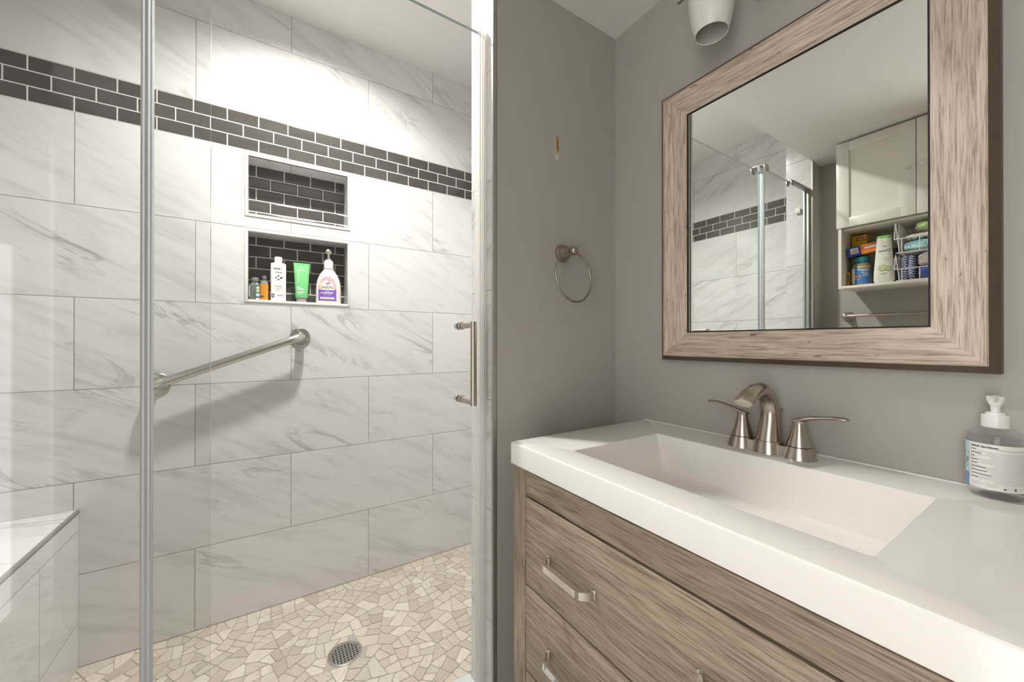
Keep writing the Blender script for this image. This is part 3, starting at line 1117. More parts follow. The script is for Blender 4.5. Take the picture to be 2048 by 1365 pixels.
# grab bar
gA, gB = V((-0.322, YB, -0.147)), V((0.116, YB, 0.020))
t = thing('grab_bar', 'stainless grab bar sloping across the marble shower wall', 'grab bar', (gA + gB) / 2)
off = V((0, -0.058, 0))
mb = MB(); mb.tube(rounded([gA + V((0, -0.004, 0)), gA + off, gB + off, gB + V((0, -0.004, 0))], 0.045, 10), 0.0155, 20)
link('rail', mb, 'steel', t)
for c in (gA, gB):
    mb = MB()
    mb.lathe([(0.038, 0.0), (0.038, 0.003), (0.036, 0.005), (0.020, 0.0062), (0.0165, 0.010), (0.0157, 0.012)], c, (0, -1, 0), 40)
    f = link('flange', mb, 'steel', t)
    for k in range(3):
        a = math.radians(100 + 120 * k)
        mb = MB()
        p = c + V((0.0275 * math.cos(a), -0.0058, 0.0275 * math.sin(a)))
        mb.lathe([(0.0048, 0), (0.0046, 0.0014), (0.003, 0.0022)], p, (0, -1, 0), 16)
        mb.box(p.x - 0.0022, p.x + 0.0022, p.y - 0.0024, p.y - 0.0021, p.z - 0.0005, p.z + 0.0005)
        link('screw', mb, 'chrome', f)

# ---- toiletries in the lower niche
NZ = N2[0]
FR = (0, -1)
G_N = 'toiletries in the lower shower niche'
def niche_thing(name, label, cat, x, y):
    return thing(name, label, cat, (x, y, NZ), G_N)
# smoky green bottle
b = V((-0.038, 1.842, NZ))
t = niche_thing('lotion_bottle', 'small smoky green bottle in the niche corner, shortest of the row', 'bottle', b.x, b.y)
prof = [(0, 0.019, 0.014), (0.003, 0.0215, 0.016), (0.058, 0.0215, 0.016), (0.066, 0.018, 0.014), (0.071, 0.011, 0.010), (0.074, 0.011, 0.010)]
link('body', bottle(MB(), b, FR, prof, 2.6), 'bottle_green', t)
mb = MB(); mb.lathe([(0.0115, 0.073), (0.0122, 0.074), (0.0122, 0.090), (0.0112, 0.0915)], b, n=28)
link('cap', mb, 'cap_green', t)
fn = bottle_map(b, FR, prof, 2.6)
mb = MB(); patch(mb, fn, -0.0208, -0.0175, 0.014, 0.058, 4, 4)
mb.mi = 1; patch(mb, fn, 0.003, 0.015, 0.004, 0.009, 4, 2); disc(mb, fn, 0.009, 0.05, 0.005)
mb.mi = 2; patch(mb, fn, 0.003, 0.016, 0.016, 0.028, 4, 3)
mb.mi = 3; disc(mb, fn, 0.009, 0.038, 0.006, 0.006)
link('label', mb, ['label_white', 'white_ink', 'label_sky', 'leaf_in'], t)
# amber bottle
b = V((-0.008, 1.828, NZ))
t = niche_thing('oil_bottle', 'small amber bottle with dark cap beside the smoky green bottle', 'bottle', b.x, b.y)
prof = [(0, 0.0125, 0.011), (0.002, 0.0142, 0.0125), (0.060, 0.0142, 0.0125), (0.066, 0.0140, 0.0123)]
link('body', bottle(MB(), b, FR, prof, 2.5), 'amber', t)
prof2 = [(0.066, 0.0140, 0.0123), (0.074, 0.0125, 0.011), (0.080, 0.008, 0.0075), (0.082, 0.0075, 0.0072)]
link('shoulder', bottle(MB(), b, FR, prof2, 2.3), 'clear_smoke', t)
mb = MB(); mb.lathe([(0.0082, 0.082), (0.0088, 0.083), (0.0082, 0.098), (0.0072, 0.0995)], b, n=24)
link('cap', mb, 'smoke_cap', t)
fn = bottle_map(b, FR, prof, 2.5)
mb = MB(); patch(mb, fn, -0.0135, -0.003, 0.013, 0.019, 5, 2)
link('label', mb, 'ink', t)
# white cleanser bottle
b = V((0.0405, 1.838, NZ))
t = niche_thing('cleanser_bottle', 'slim white cleanser bottle with square white cap in the shower niche', 'bottle', b.x, b.y)
prof = [(0, 0.0255, 0.016), (0.002, 0.0272, 0.0175), (0.150, 0.0272, 0.0175), (0.1545, 0.0262, 0.0168), (0.1565, 0.022, 0.014)]
link('body', bottle(MB(), b, FR, prof, 5.0, 56), 'white_plastic', t)
mb = MB(); bottle(mb, b, FR, [(0.1565, 0.0128, 0.0128), (0.1570, 0.0138, 0.0138), (0.179, 0.0138, 0.0138), (0.182, 0.0125, 0.0125)], 3.2, 32)
link('cap', mb, 'white_plastic', t)
fn = bottle_map(b, FR, prof, 5.0)
lettering('lettering', 'clinix', fn, -0.0065, 0.1335, 0.0118, 'ink', t, bold=0.00025, shear=0.15)
lettering('lettering', 'care', fn, 0.0138, 0.1330, 0.0095, 'ink_pale', t)
lettering('lettering', 'Cleanser', fn, -0.001, 0.062, 0.0078, 'ink', t)
def print_lines(fn_, rows, mat, t_, hh):
    for (h, a, c) in rows:
        m_ = MB(); patch(m_, fn_, a, c, h - hh, h + hh, 8, 1)
        link('print_line', m_, mat, t_)
print_lines(fn, ((0.1190, -0.013, 0.013), (0.1165, -0.010, 0.012), (0.0525, -0.011, 0.010), (0.0460, -0.007, 0.006), (0.0260, -0.004, 0.018), (0.0225, -0.006, 0.016)), 'ink_grey', t, 0.0006)
mb = MB()
for (dx, dy, rx, ry, rt) in ((0, 0.0085, 0.0035, 0.0026, 0), (-0.0075, 0.001, 0.0026, 0.0038, 0), (0, -0.0065, 0.0036, 0.0026, 0), (0.0095, 0.001, 0.0058, 0.0030, 0.6)):
    disc(mb, fn, dx, 0.095 + dy, rx, ry, 14, 1.0, rt)
link('logo', mb, 'ink', t)
mb = MB(); patch(mb, fn, -0.0235, -0.0145, 0.015, 0.030, 3, 3)
mb.mi = 1; patch(mb, fn, -0.0205, -0.0180, 0.018, 0.027, 2, 2, 2.0)
link('badge', mb, ['navy', 'white_ink'], t)
# green tube standing on its cap
b = V((0.125, 1.843, NZ))
t = niche_thing('cream_tube', 'bright green squeeze tube standing on its frosted cap in the niche', 'tube', b.x, b.y)
mb = MB(); bottle(mb, b, FR, [(0, 0.0185, 0.0150), (0.001, 0.0190, 0.0155), (0.019, 0.0195, 0.016), (0.020, 0.019, 0.0155)], 2.5, 32)
link('cap', mb, 'frost_cap', t)
prof = [(0.020, 0.0225, 0.0185), (0.022, 0.0232, 0.0190), (0.06, 0.0250, 0.0168), (0.11, 0.0275, 0.0115), (0.150, 0.0295, 0.0045), (0.158, 0.0300, 0.0016), (0.168, 0.0302, 0.0012)]
link('body', bottle(MB(), b, FR, prof, 2.4, 48), 'green', t)
fn = bottle_map(b, FR, prof, 2.4)
lettering('lettering', 'instanatural', fn, -0.0155, 0.1075, 0.0110, 'white_ink', t, rot=PI / 2, squash=1.05)
lettering('lettering', 'GEL', fn, -0.0200, 0.0635, 0.0088, 'white_ink', t, align='LEFT', bold=0.0002)
lettering('lettering', 'CLEAR', fn, -0.0200, 0.0555, 0.0088, 'white_ink', t, align='LEFT', bold=0.0003)
print_lines(fn, ((0.1365, -0.018, 0.006), (0.0475, -0.019, 0.010), (0.0435, -0.0185, 0.0065), (0.0400, -0.0185, 0.008), (0.0355, -0.018, 0.000)), 'white_ink', t, 0.0008)
# pump bottle
b = V((0.2280, 1.838, NZ))
FRP = (-0.10, -1)
t = niche_thing('pump_bottle', 'pearl white pump bottle with purple lavender label, tallest in the niche', 'bottle', b.x, b.y)
prof = [(0, 0.046, 0.027), (0.003, 0.0495, 0.0295), (0.055, 0.0500, 0.0300), (0.085, 0.0480, 0.0295), (0.105, 0.0435, 0.0285), (0.125, 0.0355, 0.0260), (0.138, 0.0270, 0.0225), (0.146, 0.0205, 0.0190), (0.149, 0.0190, 0.0185), (0.151, 0.0190, 0.0185)]
link('body', bottle(MB(), b, FRP, prof, 2.3, 56), 'pearl', t)
mb = MB()
mb.lathe([(0.0200, 0.151), (0.0205, 0.152), (0.0205, 0.157), (0.0188, 0.158), (0.0188, 0.183), (0.0180, 0.185), (0.0150, 0.186), (0.0150, 0.191), (0.0085, 0.192), (0.0080, 0.197), (0.0045, 0.198), (0.0045, 0.224)], b, n=32)
pc = link('pump_collar', mb, 'cream_plastic', t)
mb = MB()
F_ = V((-0.25, -1, 0)).normalized()
mb.lathe([(0.0055, 0.218), (0.0115, 0.223), (0.0125, 0.229), (0.0095, 0.236), (0.004, 0.238)], b, n=24)
top = b + V((0, 0, 0.2315))
mb.tube([top, top + F_ * 0.010 + V((0, 0, 0.001)), top + F_ * 0.020, top + F_ * 0.026 + V((0, 0, -0.006))], [0.0070, 0.0068, 0.0058, 0.0046], 14)
link('pump_nozzle', mb, 'cream_plastic', t)
fn = bottle_map(b, FRP, prof, 2.3)
mb = MB()
TL, TR = -0.0400, 0.0300
mb.mi = 0; patch(mb, fn, TL, TR, 0.058, 0.118, 20, 10, 1.0, 0.040)
mb.mi = 1; patch(mb, fn, TL + 0.004, TL + 0.012, 0.060, 0.090, 4, 4, 1.6, 0.006)
mb.mi = 2; patch(mb, fn, TL + 0.008, TR - 0.009, 0.058, 0.100, 14, 8, 1.6, 0.022)
mb.mi = 3; patch(mb, fn, TL, TR, 0.012, 0.060, 16, 6, 1.5)
mb.mi = 2; patch(mb, fn, TL + 0.007, TR - 0.008, 0.0185, 0.0270, 12, 2, 2.2)
mb.mi = 4
for (dx, dy, rx, rt) in ((0, 0, 0.0055, 0.3), (0.006, 0.006, 0.0045, 1.0), (-0.006, -0.001, 0.0045, 2.2), (0.008, -0.002, 0.004, 0.1), (0.002, 0.011, 0.004, 1.6), (-0.002, -0.006, 0.004, 0.8)):
    disc(mb, fn, -0.002 + dx, 0.0870 + dy, rx, rx * 0.36, 10, 2.4, rt)
link('label', mb, ['pink', 'peach', 'ivory', 'purple', 'plum'], t)
lettering('lettering', 'JASON', fn, -0.0055, 0.0690, 0.0150, 'ink', t, k=3.0, squash=1.05)
lettering('lettering', 'LAVENDER', fn, -0.0060, 0.0455, 0.0098, 'white_ink', t, k=3.0, bold=0.0003)
lettering('lettering', 'calming', fn, -0.0060, 0.0545, 0.0050, 'white_ink', t, k=3.0)
lettering('lettering', 'BODY WASH', fn, -0.0060, 0.0375, 0.0052, 'white_ink', t, k=3.0)
mb = MB(); patch(mb, fn, -0.026, -0.016, 0.0218, 0.0236, 4, 1, 3.0); patch(mb, fn, -0.013, 0.016, 0.0222, 0.0232, 8, 1, 3.0)
link('small_print', mb, 'ink_grey', t)

# ================================================================== vanity
VY0, VY1 = 0.014, 0.7365
VX = 0.479
CT, CB = -0.2287, -0.2775        # counter top and its lower edge
t = thing('vanity_cabinet', 'grey oak vanity cabinet with three wide drawers under the white sink top', 'vanity', (0.71, 0.375, FLOOR))
PW = 0.0445
mb = MB()
mb.box(0.502, XR - 0.004, VY1 - 0.016, VY1 - 0.001, FLOOR + 0.06, CB - 0.001)
mb.box(0.502, XR - 0.004, VY0 + 0.001, VY0 + 0.016, FLOOR + 0.06, CB - 0.001)
mb.box(0.502, XR - 0.004, VY0 + 0.016, VY1 - 0.016, FLOOR + 0.10, FLOOR + 0.115)
link('carcass', mb, 'wood_z', t, smooth=0)
for y0_, y1_ in ((VY1 - PW, VY1), (VY0, VY0 + PW)):
    mb = MB(); mb.box(VX, 0.503, y0_, y1_, FLOOR, CB - 0.0005, 0.0015)
    link('post', mb, 'wood_z', t)
ya, yb = VY0 + PW + 0.0015, VY1 - PW - 0.0015
mb = MB(); mb.box(VX + 0.002, 0.500, ya, yb, -0.3365, -0.2845, 0.001)
link('top_rail', mb, 'wood_y2', t)
mb = MB(); mb.box(0.500, 0.504, VY0 + PW, VY1 - PW, FLOOR + 0.09, CB - 0.002)
link('gap_shade_sheet', mb, 'black', t, smooth=0)  # black sheet behind the drawers paints the shade in their gaps
drawers = ((-0.5305, -0.3415), (-0.7185, -0.5340), (-0.9060, -0.7220))
for i, (z0, z1) in enumerate(drawers):
    mb = MB(); mb.box(VX + 0.001, 0.499, ya, yb, z0, z1, 0.0022, 3)
    d = link('drawer', mb, ('wood_y', 'wood_y2', 'wood_y')[i], t)
    zc = (z0 + z1) / 2 - 0.0030
    for yc in (0.5435, 0.2235):
        mb = MB()
        hw, pr = 0.064, 0.027
        path = [(VX + 0.0015, yc + hw, zc), (VX - pr * 0.45, yc + hw, zc), (VX - pr, yc + hw - 0.016, zc), (VX - pr, yc - hw + 0.016, zc), (VX - pr * 0.45, yc - hw, zc), (VX + 0.0015, yc - hw, zc)]
        pts = rounded(path, 0.006, 4)
        rings = []
        for k, p in enumerate(pts):
            tg = (pts[min(k + 1, len(pts) - 1)] - pts[max(k - 1, 0)]).normalized()
            nn = V((0, 0, 1)).cross(tg).normalized()
            hz, th = 0.0068, 0.0020
            rings.append([p + V((0, 0, hz)) + nn * th, p + V((0, 0, hz)) - nn * th, p - V((0, 0, hz)) - nn * th, p - V((0, 0, hz)) + nn * th])
        mb.loft(rings)
        mb.box(VX - 0.003, VX + 0.0013, yc + hw - 0.0045, yc + hw + 0.0045, zc - 0.0085, zc + 0.0085, 0.0008)
        mb.box(VX - 0.003, VX + 0.0013, yc - hw - 0.0045, yc - hw + 0.0045, zc - 0.0085, zc + 0.0085, 0.0008)
        link('drawer_pull', mb, 'chrome', d, smooth=25)
mb = MB(); mb.box(VX + 0.003, 0.500, ya, yb, -0.960, -0.9095, 0.001)
link('bottom_rail', mb, 'wood_y2', t)

# sink top with moulded basin
OX0, OX1, OY0, OY1 = 0.473, XR - 0.0005, 0.008, 0.742
IX0, IX1, IY0, IY1 = 0.545, 0.8235, 0.135, 0.606
t = thing('sink_top', 'glossy white moulded sink top with rectangular basin on the oak vanity', 'sink', (0.71, 0.375, CB))
def rrect(x0, x1, y0, y1, z, r, n=6):
    pts = []
    for cx, cyy, a0 in ((x1 - r, y1 - r, 0), (x0 + r, y1 - r, 90), (x0 + r, y0 + r, 180), (x1 - r, y0 + r, 270)):
        for i in range(n + 1):
            a = math.radians(a0 + 90 * i / n)
            pts.append(V((cx + r * math.cos(a), cyy + r * math.sin(a), z)))
    return pts
mb = MB()
rings = []
e = 0.005
rings.append(rrect(OX0 + 0.03, OX1 - 0.03, OY0 + 0.03, OY1 - 0.03, CB, 0.003))
rings.append(rrect(OX0, OX1, OY0, OY1, CB, 0.004))
rings.append(rrect(OX0, OX1, OY0, OY1, CT - e, 0.004))
for a in (30, 60, 90):
    s_, c_ = math.sin(math.radians(a)), math.cos(math.radians(a))
    rings.append(rrect(OX0 + e * (1 - c_), OX1 - e * (1 - c_) * 0.2, OY0 + e * (1 - c_), OY1 - e * (1 - c_), CT - e * (1 - s_), 0.004))
er = 0.003
for a in (0, 30, 60, 90):
    s_, c_ = math.sin(math.radians(a)), math.cos(math.radians(a))
    d = er * s_
    rings.append(rrect(IX0 - er + d, IX1 + er - d, IY0 - er + d, IY1 + er - d, CT - er * (1 - c_), 0.006))
rings.append(rrect(IX0 + 0.006, IX1 - 0.004, IY0 + 0.008, IY1 - 0.010, CT - 0.030, 0.010))
rings.append(rrect(IX0 + 0.016, IX1 - 0.011, IY0 + 0.024, IY1 - 0.026, CT - 0.068, 0.016))
rings.append(rrect(IX0 + 0.022, IX1 - 0.016, IY0 + 0.032, IY1 - 0.033, CT - 0.082, 0.020))
rings.append(rrect(IX0 + 0.030, IX1 - 0.024, IY0 + 0.042, IY1 - 0.042, CT - 0.088, 0.022))
rings.append(rrect(IX0 + 0.10, IX1 - 0.10, IY0 + 0.19, IY1 - 0.19, CT - 0.094, 0.018))
mb.loft(rings, False, True)
link('top', mb, 'counter', t, smooth=28)
mb = MB(); mb.lathe([(0.0225, -0.0005), (0.0225, 0.0012), (0.019, 0.002), (0.016, 0.0008)], (0.70, 0.37, CT - 0.094), n=32)
link('drain_flange', mb, 'nickel', t)
mb = MB(); mb.tube([(XR - 0.003, OY1 - 0.004, CT - 0.0008), (XR - 0.003, OY0 + 0.004, CT - 0.0008)], 0.0030, 10)
link('caulk_line', mb, 'counter', t)

# faucet
FXc, FYc = 0.885, 0.3805
HS = 0.0535
t = thing('faucet', 'brushed nickel two handle faucet with curved spout behind the basin', 'faucet', (FXc, FYc, CT))
mb = MB()
for dy in (-HS, HS):
    mb.lathe([(0.0290, 0), (0.0285, 0.002), (0.0240, 0.018), (0.0226, 0.0225), (0.0215, 0.0232)], (FXc, FYc + dy, CT), n=40)
mb.lathe([(0.0300, 0), (0.0295, 0.002), (0.0265, 0.020), (0.0255, 0.0245), (0.0240, 0.0252)], (FXc - 0.002, FYc, CT), n=40)
mb.loft([[V((FXc + sx * k, FYc + sy, CT + z)) for sx, sy in ((-1, -HS), (1, -HS), (1, HS), (-1, HS))] for k, z in ((0.0200, 0), (0.0190, 0.006), (0.0150, 0.020))])
link('base_plate', mb, 'nickel', t)
spts = []
ctl = [(FXc - 0.002, 0.0250, 0.0235, 0.0225), (FXc + 0.001, 0.042, 0.0212, 0.0205), (FXc + 0.005, 0.065, 0.0190, 0.0185), (FXc + 0.006, 0.085, 0.0178, 0.0172), (FXc - 0.001, 0.106, 0.0168, 0.0165), (FXc - 0.016, 0.122, 0.0158, 0.0165), (FXc - 0.036, 0.1305, 0.0148, 0.0170), (FXc - 0.058, 0.1300, 0.0135, 0.0176), (FXc - 0.080, 0.1235, 0.0122, 0.0182), (FXc - 0.098, 0.1150, 0.0108, 0.0182), (FXc - 0.106, 0.1095, 0.0090, 0.0168)]
rings = []
n = 24
for k, (x, z, ra, rb) in enumerate(ctl):
    p = V((x, FYc, CT + z))
    p0 = ctl[max(k - 1, 0)]; p1 = ctl[min(k + 1, len(ctl) - 1)]
    tg = V((p1[0] - p0[0], 0, p1[1] - p0[1])).normalized()
    if k == 0:
        tg = V((0, 0, 1))
    u = V((0, 1, 0)); w = u.cross(tg).normalized()
    rings.append([p + w * (ra * math.cos(2 * PI * j / n)) + u * (rb * math.sin(2 * PI * j / n)) for j in range(n)])
mb = MB(); mb.loft(rings)
link('spout', mb, 'nickel', t, smooth=50)
mb = MB(); mb.cyl((FXc - 0.0985, FYc, CT + 0.1040), (FXc - 0.0930, FYc, CT + 0.1115), 0.0098, n=24)
link('aerator', mb, 'steel', t)
for sgn, rise in ((1, 0.018), (-1, 0.016)):
    y = FYc + sgn * HS
    mb = MB()
    mb.lathe([(0.0212, 0.0240), (0.0210, 0.0250), (0.0165, 0.040), (0.0128, 0.053), (0.0108, 0.063), (0.0102, 0.069), (0.0108, 0.073)], (FXc, y, CT), n=32)
    z0 = CT + 0.0715
    path = [(FXc, y - sgn * 0.0105, z0 + 0.0005), (FXc, y, z0 + 0.003), (FXc, y + sgn * 0.018, z0 + 0.0095), (FXc, y + sgn * 0.038, z0 + rise - 0.003), (FXc, y + sgn * 0.058, z0 + rise), (FXc, y + sgn * 0.072, z0 + rise - 0.0005), (FXc, y + sgn * 0.0765, z0 + rise - 0.0012)]
    mb.tube(path, [(0.0030, 0.0085), (0.0052, 0.0108), (0.0042, 0.0098), (0.0034, 0.0085), (0.0034, 0.0080), (0.0034, 0.0078), (0.0018, 0.0050)], 18)
    link('lever_handle', mb, 'nickel', t, smooth=50)
mb = MB()
mb.cyl((FXc + 0.036, FYc - 0.002, CT), (FXc + 0.036, FYc - 0.002, CT + 0.076), 0.0022, n=12)
mb.lathe([(0.0030, 0.073), (0.0040, 0.080), (0.0092, 0.0845), (0.0096, 0.0860), (0.0080, 0.0872)], (FXc + 0.036, FYc - 0.002, CT), n=24)
link('lift_rod', mb, 'nickel', t)

# hand sanitizer
b = V((0.9095, 0.0880, CT))
FS = (-1, -0.10)
t = thing('hand_sanitizer', 'clear hand sanitizer pump bottle with white label on the sink top', 'bottle', b)
prof = [(0, 0.0235, 0.0235), (0.002, 0.0262, 0.0262), (0.006, 0.0280, 0.0280), (0.012, 0.0284, 0.0284), (0.086, 0.0284, 0.0284), (0.091, 0.0278, 0.0278), (0.096, 0.0250, 0.0250), (0.1000, 0.0190, 0.0190), (0.1020, 0.0125, 0.0125), (0.105, 0.0120, 0.0120)]
link('bottle', bottle(MB(), b, FS, prof, 2.0, 56), 'clear', t)
pl = [(z * 0.985 + 0.0012, a * 0.955, c * 0.955) for z, a, c in prof[:6]] + [(0.0872, 0.0262, 0.0262)]
link('gel', bottle(MB(), b, FS, pl, 2.0, 48), 'liquid', t)
mb = MB(); mb.lathe([(0.0140, 0.1025), (0.0142, 0.103), (0.0138, 0.1200), (0.0130, 0.1210), (0.0098, 0.1212), (0.0096, 0.1245), (0.0046, 0.1250), (0.0043, 0.1385)], b, n=32)
link('pump_cap', mb, 'white_plastic', t)
mb = MB()
mb.lathe([(0.0046, 0.128), (0.0052, 0.134), (0.0082, 0.1395), (0.0092, 0.1465), (0.0086, 0.1480), (0.004, 0.1485)], b, n=24)
q = b + V((0, 0, 0.1445))
ND_ = V((-1, 0.02, 0)).normalized()
mb.tube([q, q + ND_ * 0.012, q + ND_ * 0.024 + V((0, 0, -0.001)), q + ND_ * 0.030 + V((0, 0, -0.004))], [0.0050, 0.0046, 0.0036, 0.0030], 14)
link('pump_nozzle', mb, 'white_plastic', t)
# the label wraps round: angle from the front, positive to the viewer's right
R_ = 0.0284
def wrap(th_off):
    F = V((FS[0], FS[1], 0)).normalized()
    L = V((0, 0, 1)).cross(F)
    def f(s, h, k=1.0):
        a = s / R_ + th_off
        r = R_ + 0.0003 * k
        return b + F * (r * math.cos(a)) + L * (r * math.sin(a)) + V((0, 0, h))
    return f
fw = wrap(math.radians(-59))
mb = MB(); patch(mb, fw, 0, 0.074, 0.0145, 0.0800, 36, 4)
lab = link('label', mb, 'label_white', t)
lettering('lettering', 'hand sanitizer', fw, 0.0035, 0.0755, 0.0046, 'ink', lab, align='LEFT', bold=0.00012, squash=1.12)
mb = MB()
random.seed(4)
mb.mi = 0
patch(mb, fw, 0.0034, 0.0037, 0.027, 0.0728, 1, 6, 2)
patch(mb, fw, 0.030, 0.070, 0.0727, 0.0731, 20, 1, 2)
for k in range(9):
    h = 0.0705 - k * 0.0051
    patch(mb, fw, 0.0043, 0.0043 + (0.006, 0.012, 0.004, 0.008, 0.007, 0.016, 0.017, 0.021, 0.008)[k], h - 0.0005, h + 0.0005, 6, 1, 2)
mb.mi = 1
for k in range(24):
    h = 0.0685 - k * 0.0019
    x0 = 0.0045 + ((0.016, 0.020, 0.010, 0.023)[(k // 3) % 4] if k % 3 else 0.006)
    patch(mb, fw, x0, random.uniform(0.060, 0.070), h - 0.00028, h + 0.00028, 16, 1, 2)
for k in range(3):
    patch(mb, fw, 0.0045, 0.015 + 0.004 * (k % 2), 0.0225 - k * 0.0018, 0.0230 - k * 0.0018, 6, 1, 2)
    patch(mb, fw, 0.020, 0.032, 0.0225 - k * 0.0018, 0.0230 - k * 0.0018, 6, 1, 2)
mb.mi = 0
patch(mb, fw, 0.0360, 0.0390, 0.0175, 0.0192, 3, 1, 2)
disc(mb, fw, 0.0475, 0.0190, 0.0012, 0.0017, 12, 2)
mb.mi = 1
for (a0, a1, h0, h1) in ((0.0360, 0.0363, 0.0192, 0.0225), (0.0387, 0.0390, 0.0192, 0.0225), (0.0405, 0.0440, 0.0218, 0.0222), (0.0405, 0.0440, 0.0180, 0.0184), (0.0405, 0.0408, 0.0180, 0.0222), (0.0437, 0.0440, 0.0180, 0.0222), (0.046, 0.0495, 0.0216, 0.0224)):
    patch(mb, fw, a0, a1, h0, h1, 2, 1, 2)
link('small_print', mb, ['ink', 'ink_pale'], lab)
fb = wrap(math.radians(-60))
mb = MB()
mb.mi = 0; patch(mb, fb, -0.034, 0, 0.0330, 0.0800, 16, 3)
mb.mi = 1; patch(mb, fb, -0.034, 0, 0.0145, 0.0315, 16, 2)
mb.mi = 2; patch(mb, fb, -0.034, 0, 0.0315, 0.0330, 16, 1); patch(mb, fb, -0.034, 0, 0.0625, 0.0630, 16, 1, 1.6)
for (d, h, s_) in ((-0.0035, 0.052, 0.0030), (-0.003, 0.043, 0.0016), (-0.006, 0.048, 0.0022)):
    disc(mb, fb, d, h, s_, s_ * 1.3, 12, 1.6)
link('front_label', mb, ['label_sky', 'label_blue', 'ink_grey'], t)

# ================================================================== mirror
MX = 0.925
OYa, OYb, OZa, OZb = 0.083, 0.662, -0.048, 0.667
t = thing('wall_mirror', 'rectangular wall mirror in a weathered grey wood frame above the sink', 'mirror', (XR, (OYa + OYb) / 2, OZa))
prof = [(0.0, XR - 0.001), (0.0, 0.9185), (0.011, 0.9085), (0.013, 0.9065), (0.019, 0.9048), (0.026, 0.9062), (0.034, 0.9098), (0.050, 0.9150), (0.069, 0.9205), (0.0725, 0.9215), (0.0730, 0.9260), (0.0730, XR - 0.001)]
mats_i = [0, 0, 1, 1, 1, 1, 1, 1, 1, 0, 0]
def corner(i, tt, x):
    y = (OYa + tt, OYb - tt, OYb - tt, OYa + tt)[i]
    z = (OZa + tt, OZa + tt, OZb - tt, OZb - tt)[i]
    return V((x, y, z))
for i, nm in enumerate(('y', 'z', 'y', 'z')):
    mb = MB()
    j = (i + 1) % 4
    for (p, q), mi in zip(zip(prof[:-1], prof[1:]), mats_i):
        mb.mi = mi
        mb.face([corner(i, p[0], p[1]), corner(j, p[0], p[1]), corner(j, q[0], q[1]), corner(i, q[0], q[1])])
    mb.mi = 0
    bmesh.ops.remove_doubles(mb.bm, verts=mb.bm.verts, dist=1e-6)
    link('frame_rail' if nm == 'y' else 'frame_stile', mb, ['frame_dark', 'frame_' + nm], t, smooth=20)
mb = MB()
w0, w1 = 0.0728, 0.0758
for i in range(4):
    j = (i + 1) % 4
    mb.face([corner(i, w0, 0.9246), corner(j, w0, 0.9246), corner(j, w1, 0.9249), corner(i, w1, 0.9249)])
link('frame_gap_shade', mb, 'black', t, smooth=0)  # black strip paints the shade between frame and mirror glass
mb = MB(); mb.box(MX, MX + 0.004, OYa + 0.070, OYb - 0.070, OZa + 0.070, OZb - 0.070)
link('mirror_glass', mb, 'mirror', t, smooth=0)

# ================================================================== vanity light (switched off)
t = thing('vanity_light', 'brushed nickel vanity light bar with unlit white glass shades above the mirror', 'light', (XR, 0.335, 0.81))
BXl, BZl = 0.845, 0.833
mb = MB(); mb.box(XR - 0.022, XR - 0.0005, 0.245, 0.425, 0.775, 0.87, 0.006)
link('back_plate', mb, 'nickel', t)
mb = MB(); mb.cyl((BXl, 0.563, BZl), (BXl, 0.107, BZl), 0.0078, n=24)
for y in (0.285, 0.385):
    mb.cyl((BXl, y, BZl), (XR - 0.02, y, BZl), 0.0068, n=16)
link('bar', mb, 'nickel', t)
for y in (0.470, 0.172):
    c = V((0.828, y, 0.684))
    mb = MB()
    outer = [(0.0340, 0.0), (0.0400, 0.022), (0.0450, 0.048), (0.0468, 0.072), (0.0462, 0.098), (0.0420, 0.122), (0.0330, 0.138), (0.0230, 0.1440)]
    inner = [(r - 0.0022, h + (0.0 if k == 0 else 0.0)) for k, (r, h) in enumerate(outer)]
    mb.lathe(inner[::-1] + [(0.0330, -0.0008)] + outer, c, n=48, cap0=False, cap1=False)
    sh = link('glass_shade', mb, 'opal', t, smooth=60)
    mb = MB(); mb.lathe([(0.025, 0.142), (0.0262, 0.146), (0.0262, 0.160), (0.0140, 0.166), (0.0090, 0.172)], c, n=32)
    link('shade_cup', mb, 'nickel', sh)

# ================================================================== towel ring
pc_ = V((0.720, YP, 0.256))
t = thing('towel_ring', 'brushed nickel towel ring hanging on the grey wall beside the vanity', 'towel ring', pc_)
mb = MB(); mb.lathe([(0.0255, 0.0), (0.0255, 0.003), (0.0245, 0.006), (0.0225, 0.008), (0.0215, 0.013), (0.0165, 0.022), (0.0118, 0.034), (0.0098, 0.042)], pc_, (0, -1, 0), 36)
link('post', mb, 'nickel_dark', t)
kc = pc_ + V((0, -0.050, -0.001))
mb = MB(); mb.lathe([(0.0098, 0.040), (0.0112, 0.043), (0.0128, 0.050), (0.0112, 0.057), (0.0075, 0.0610), (0.002, 0.0625)], pc_ + V((0, 0, -0.001)), (0, -1, 0), 28)
link('knob', mb, 'nickel_dark', t)
Rr = 0.0715
tilt = math.radians(5)
axis = V((0.10, -math.cos(tilt), math.sin(tilt)))
axis.normalize()
cen = kc + V((0.006, 0.005, -Rr))
mb = MB(); mb.ring(cen, axis, Rr, 0.0030, 64, 12)
link('ring', mb, 'nickel_dark', t)

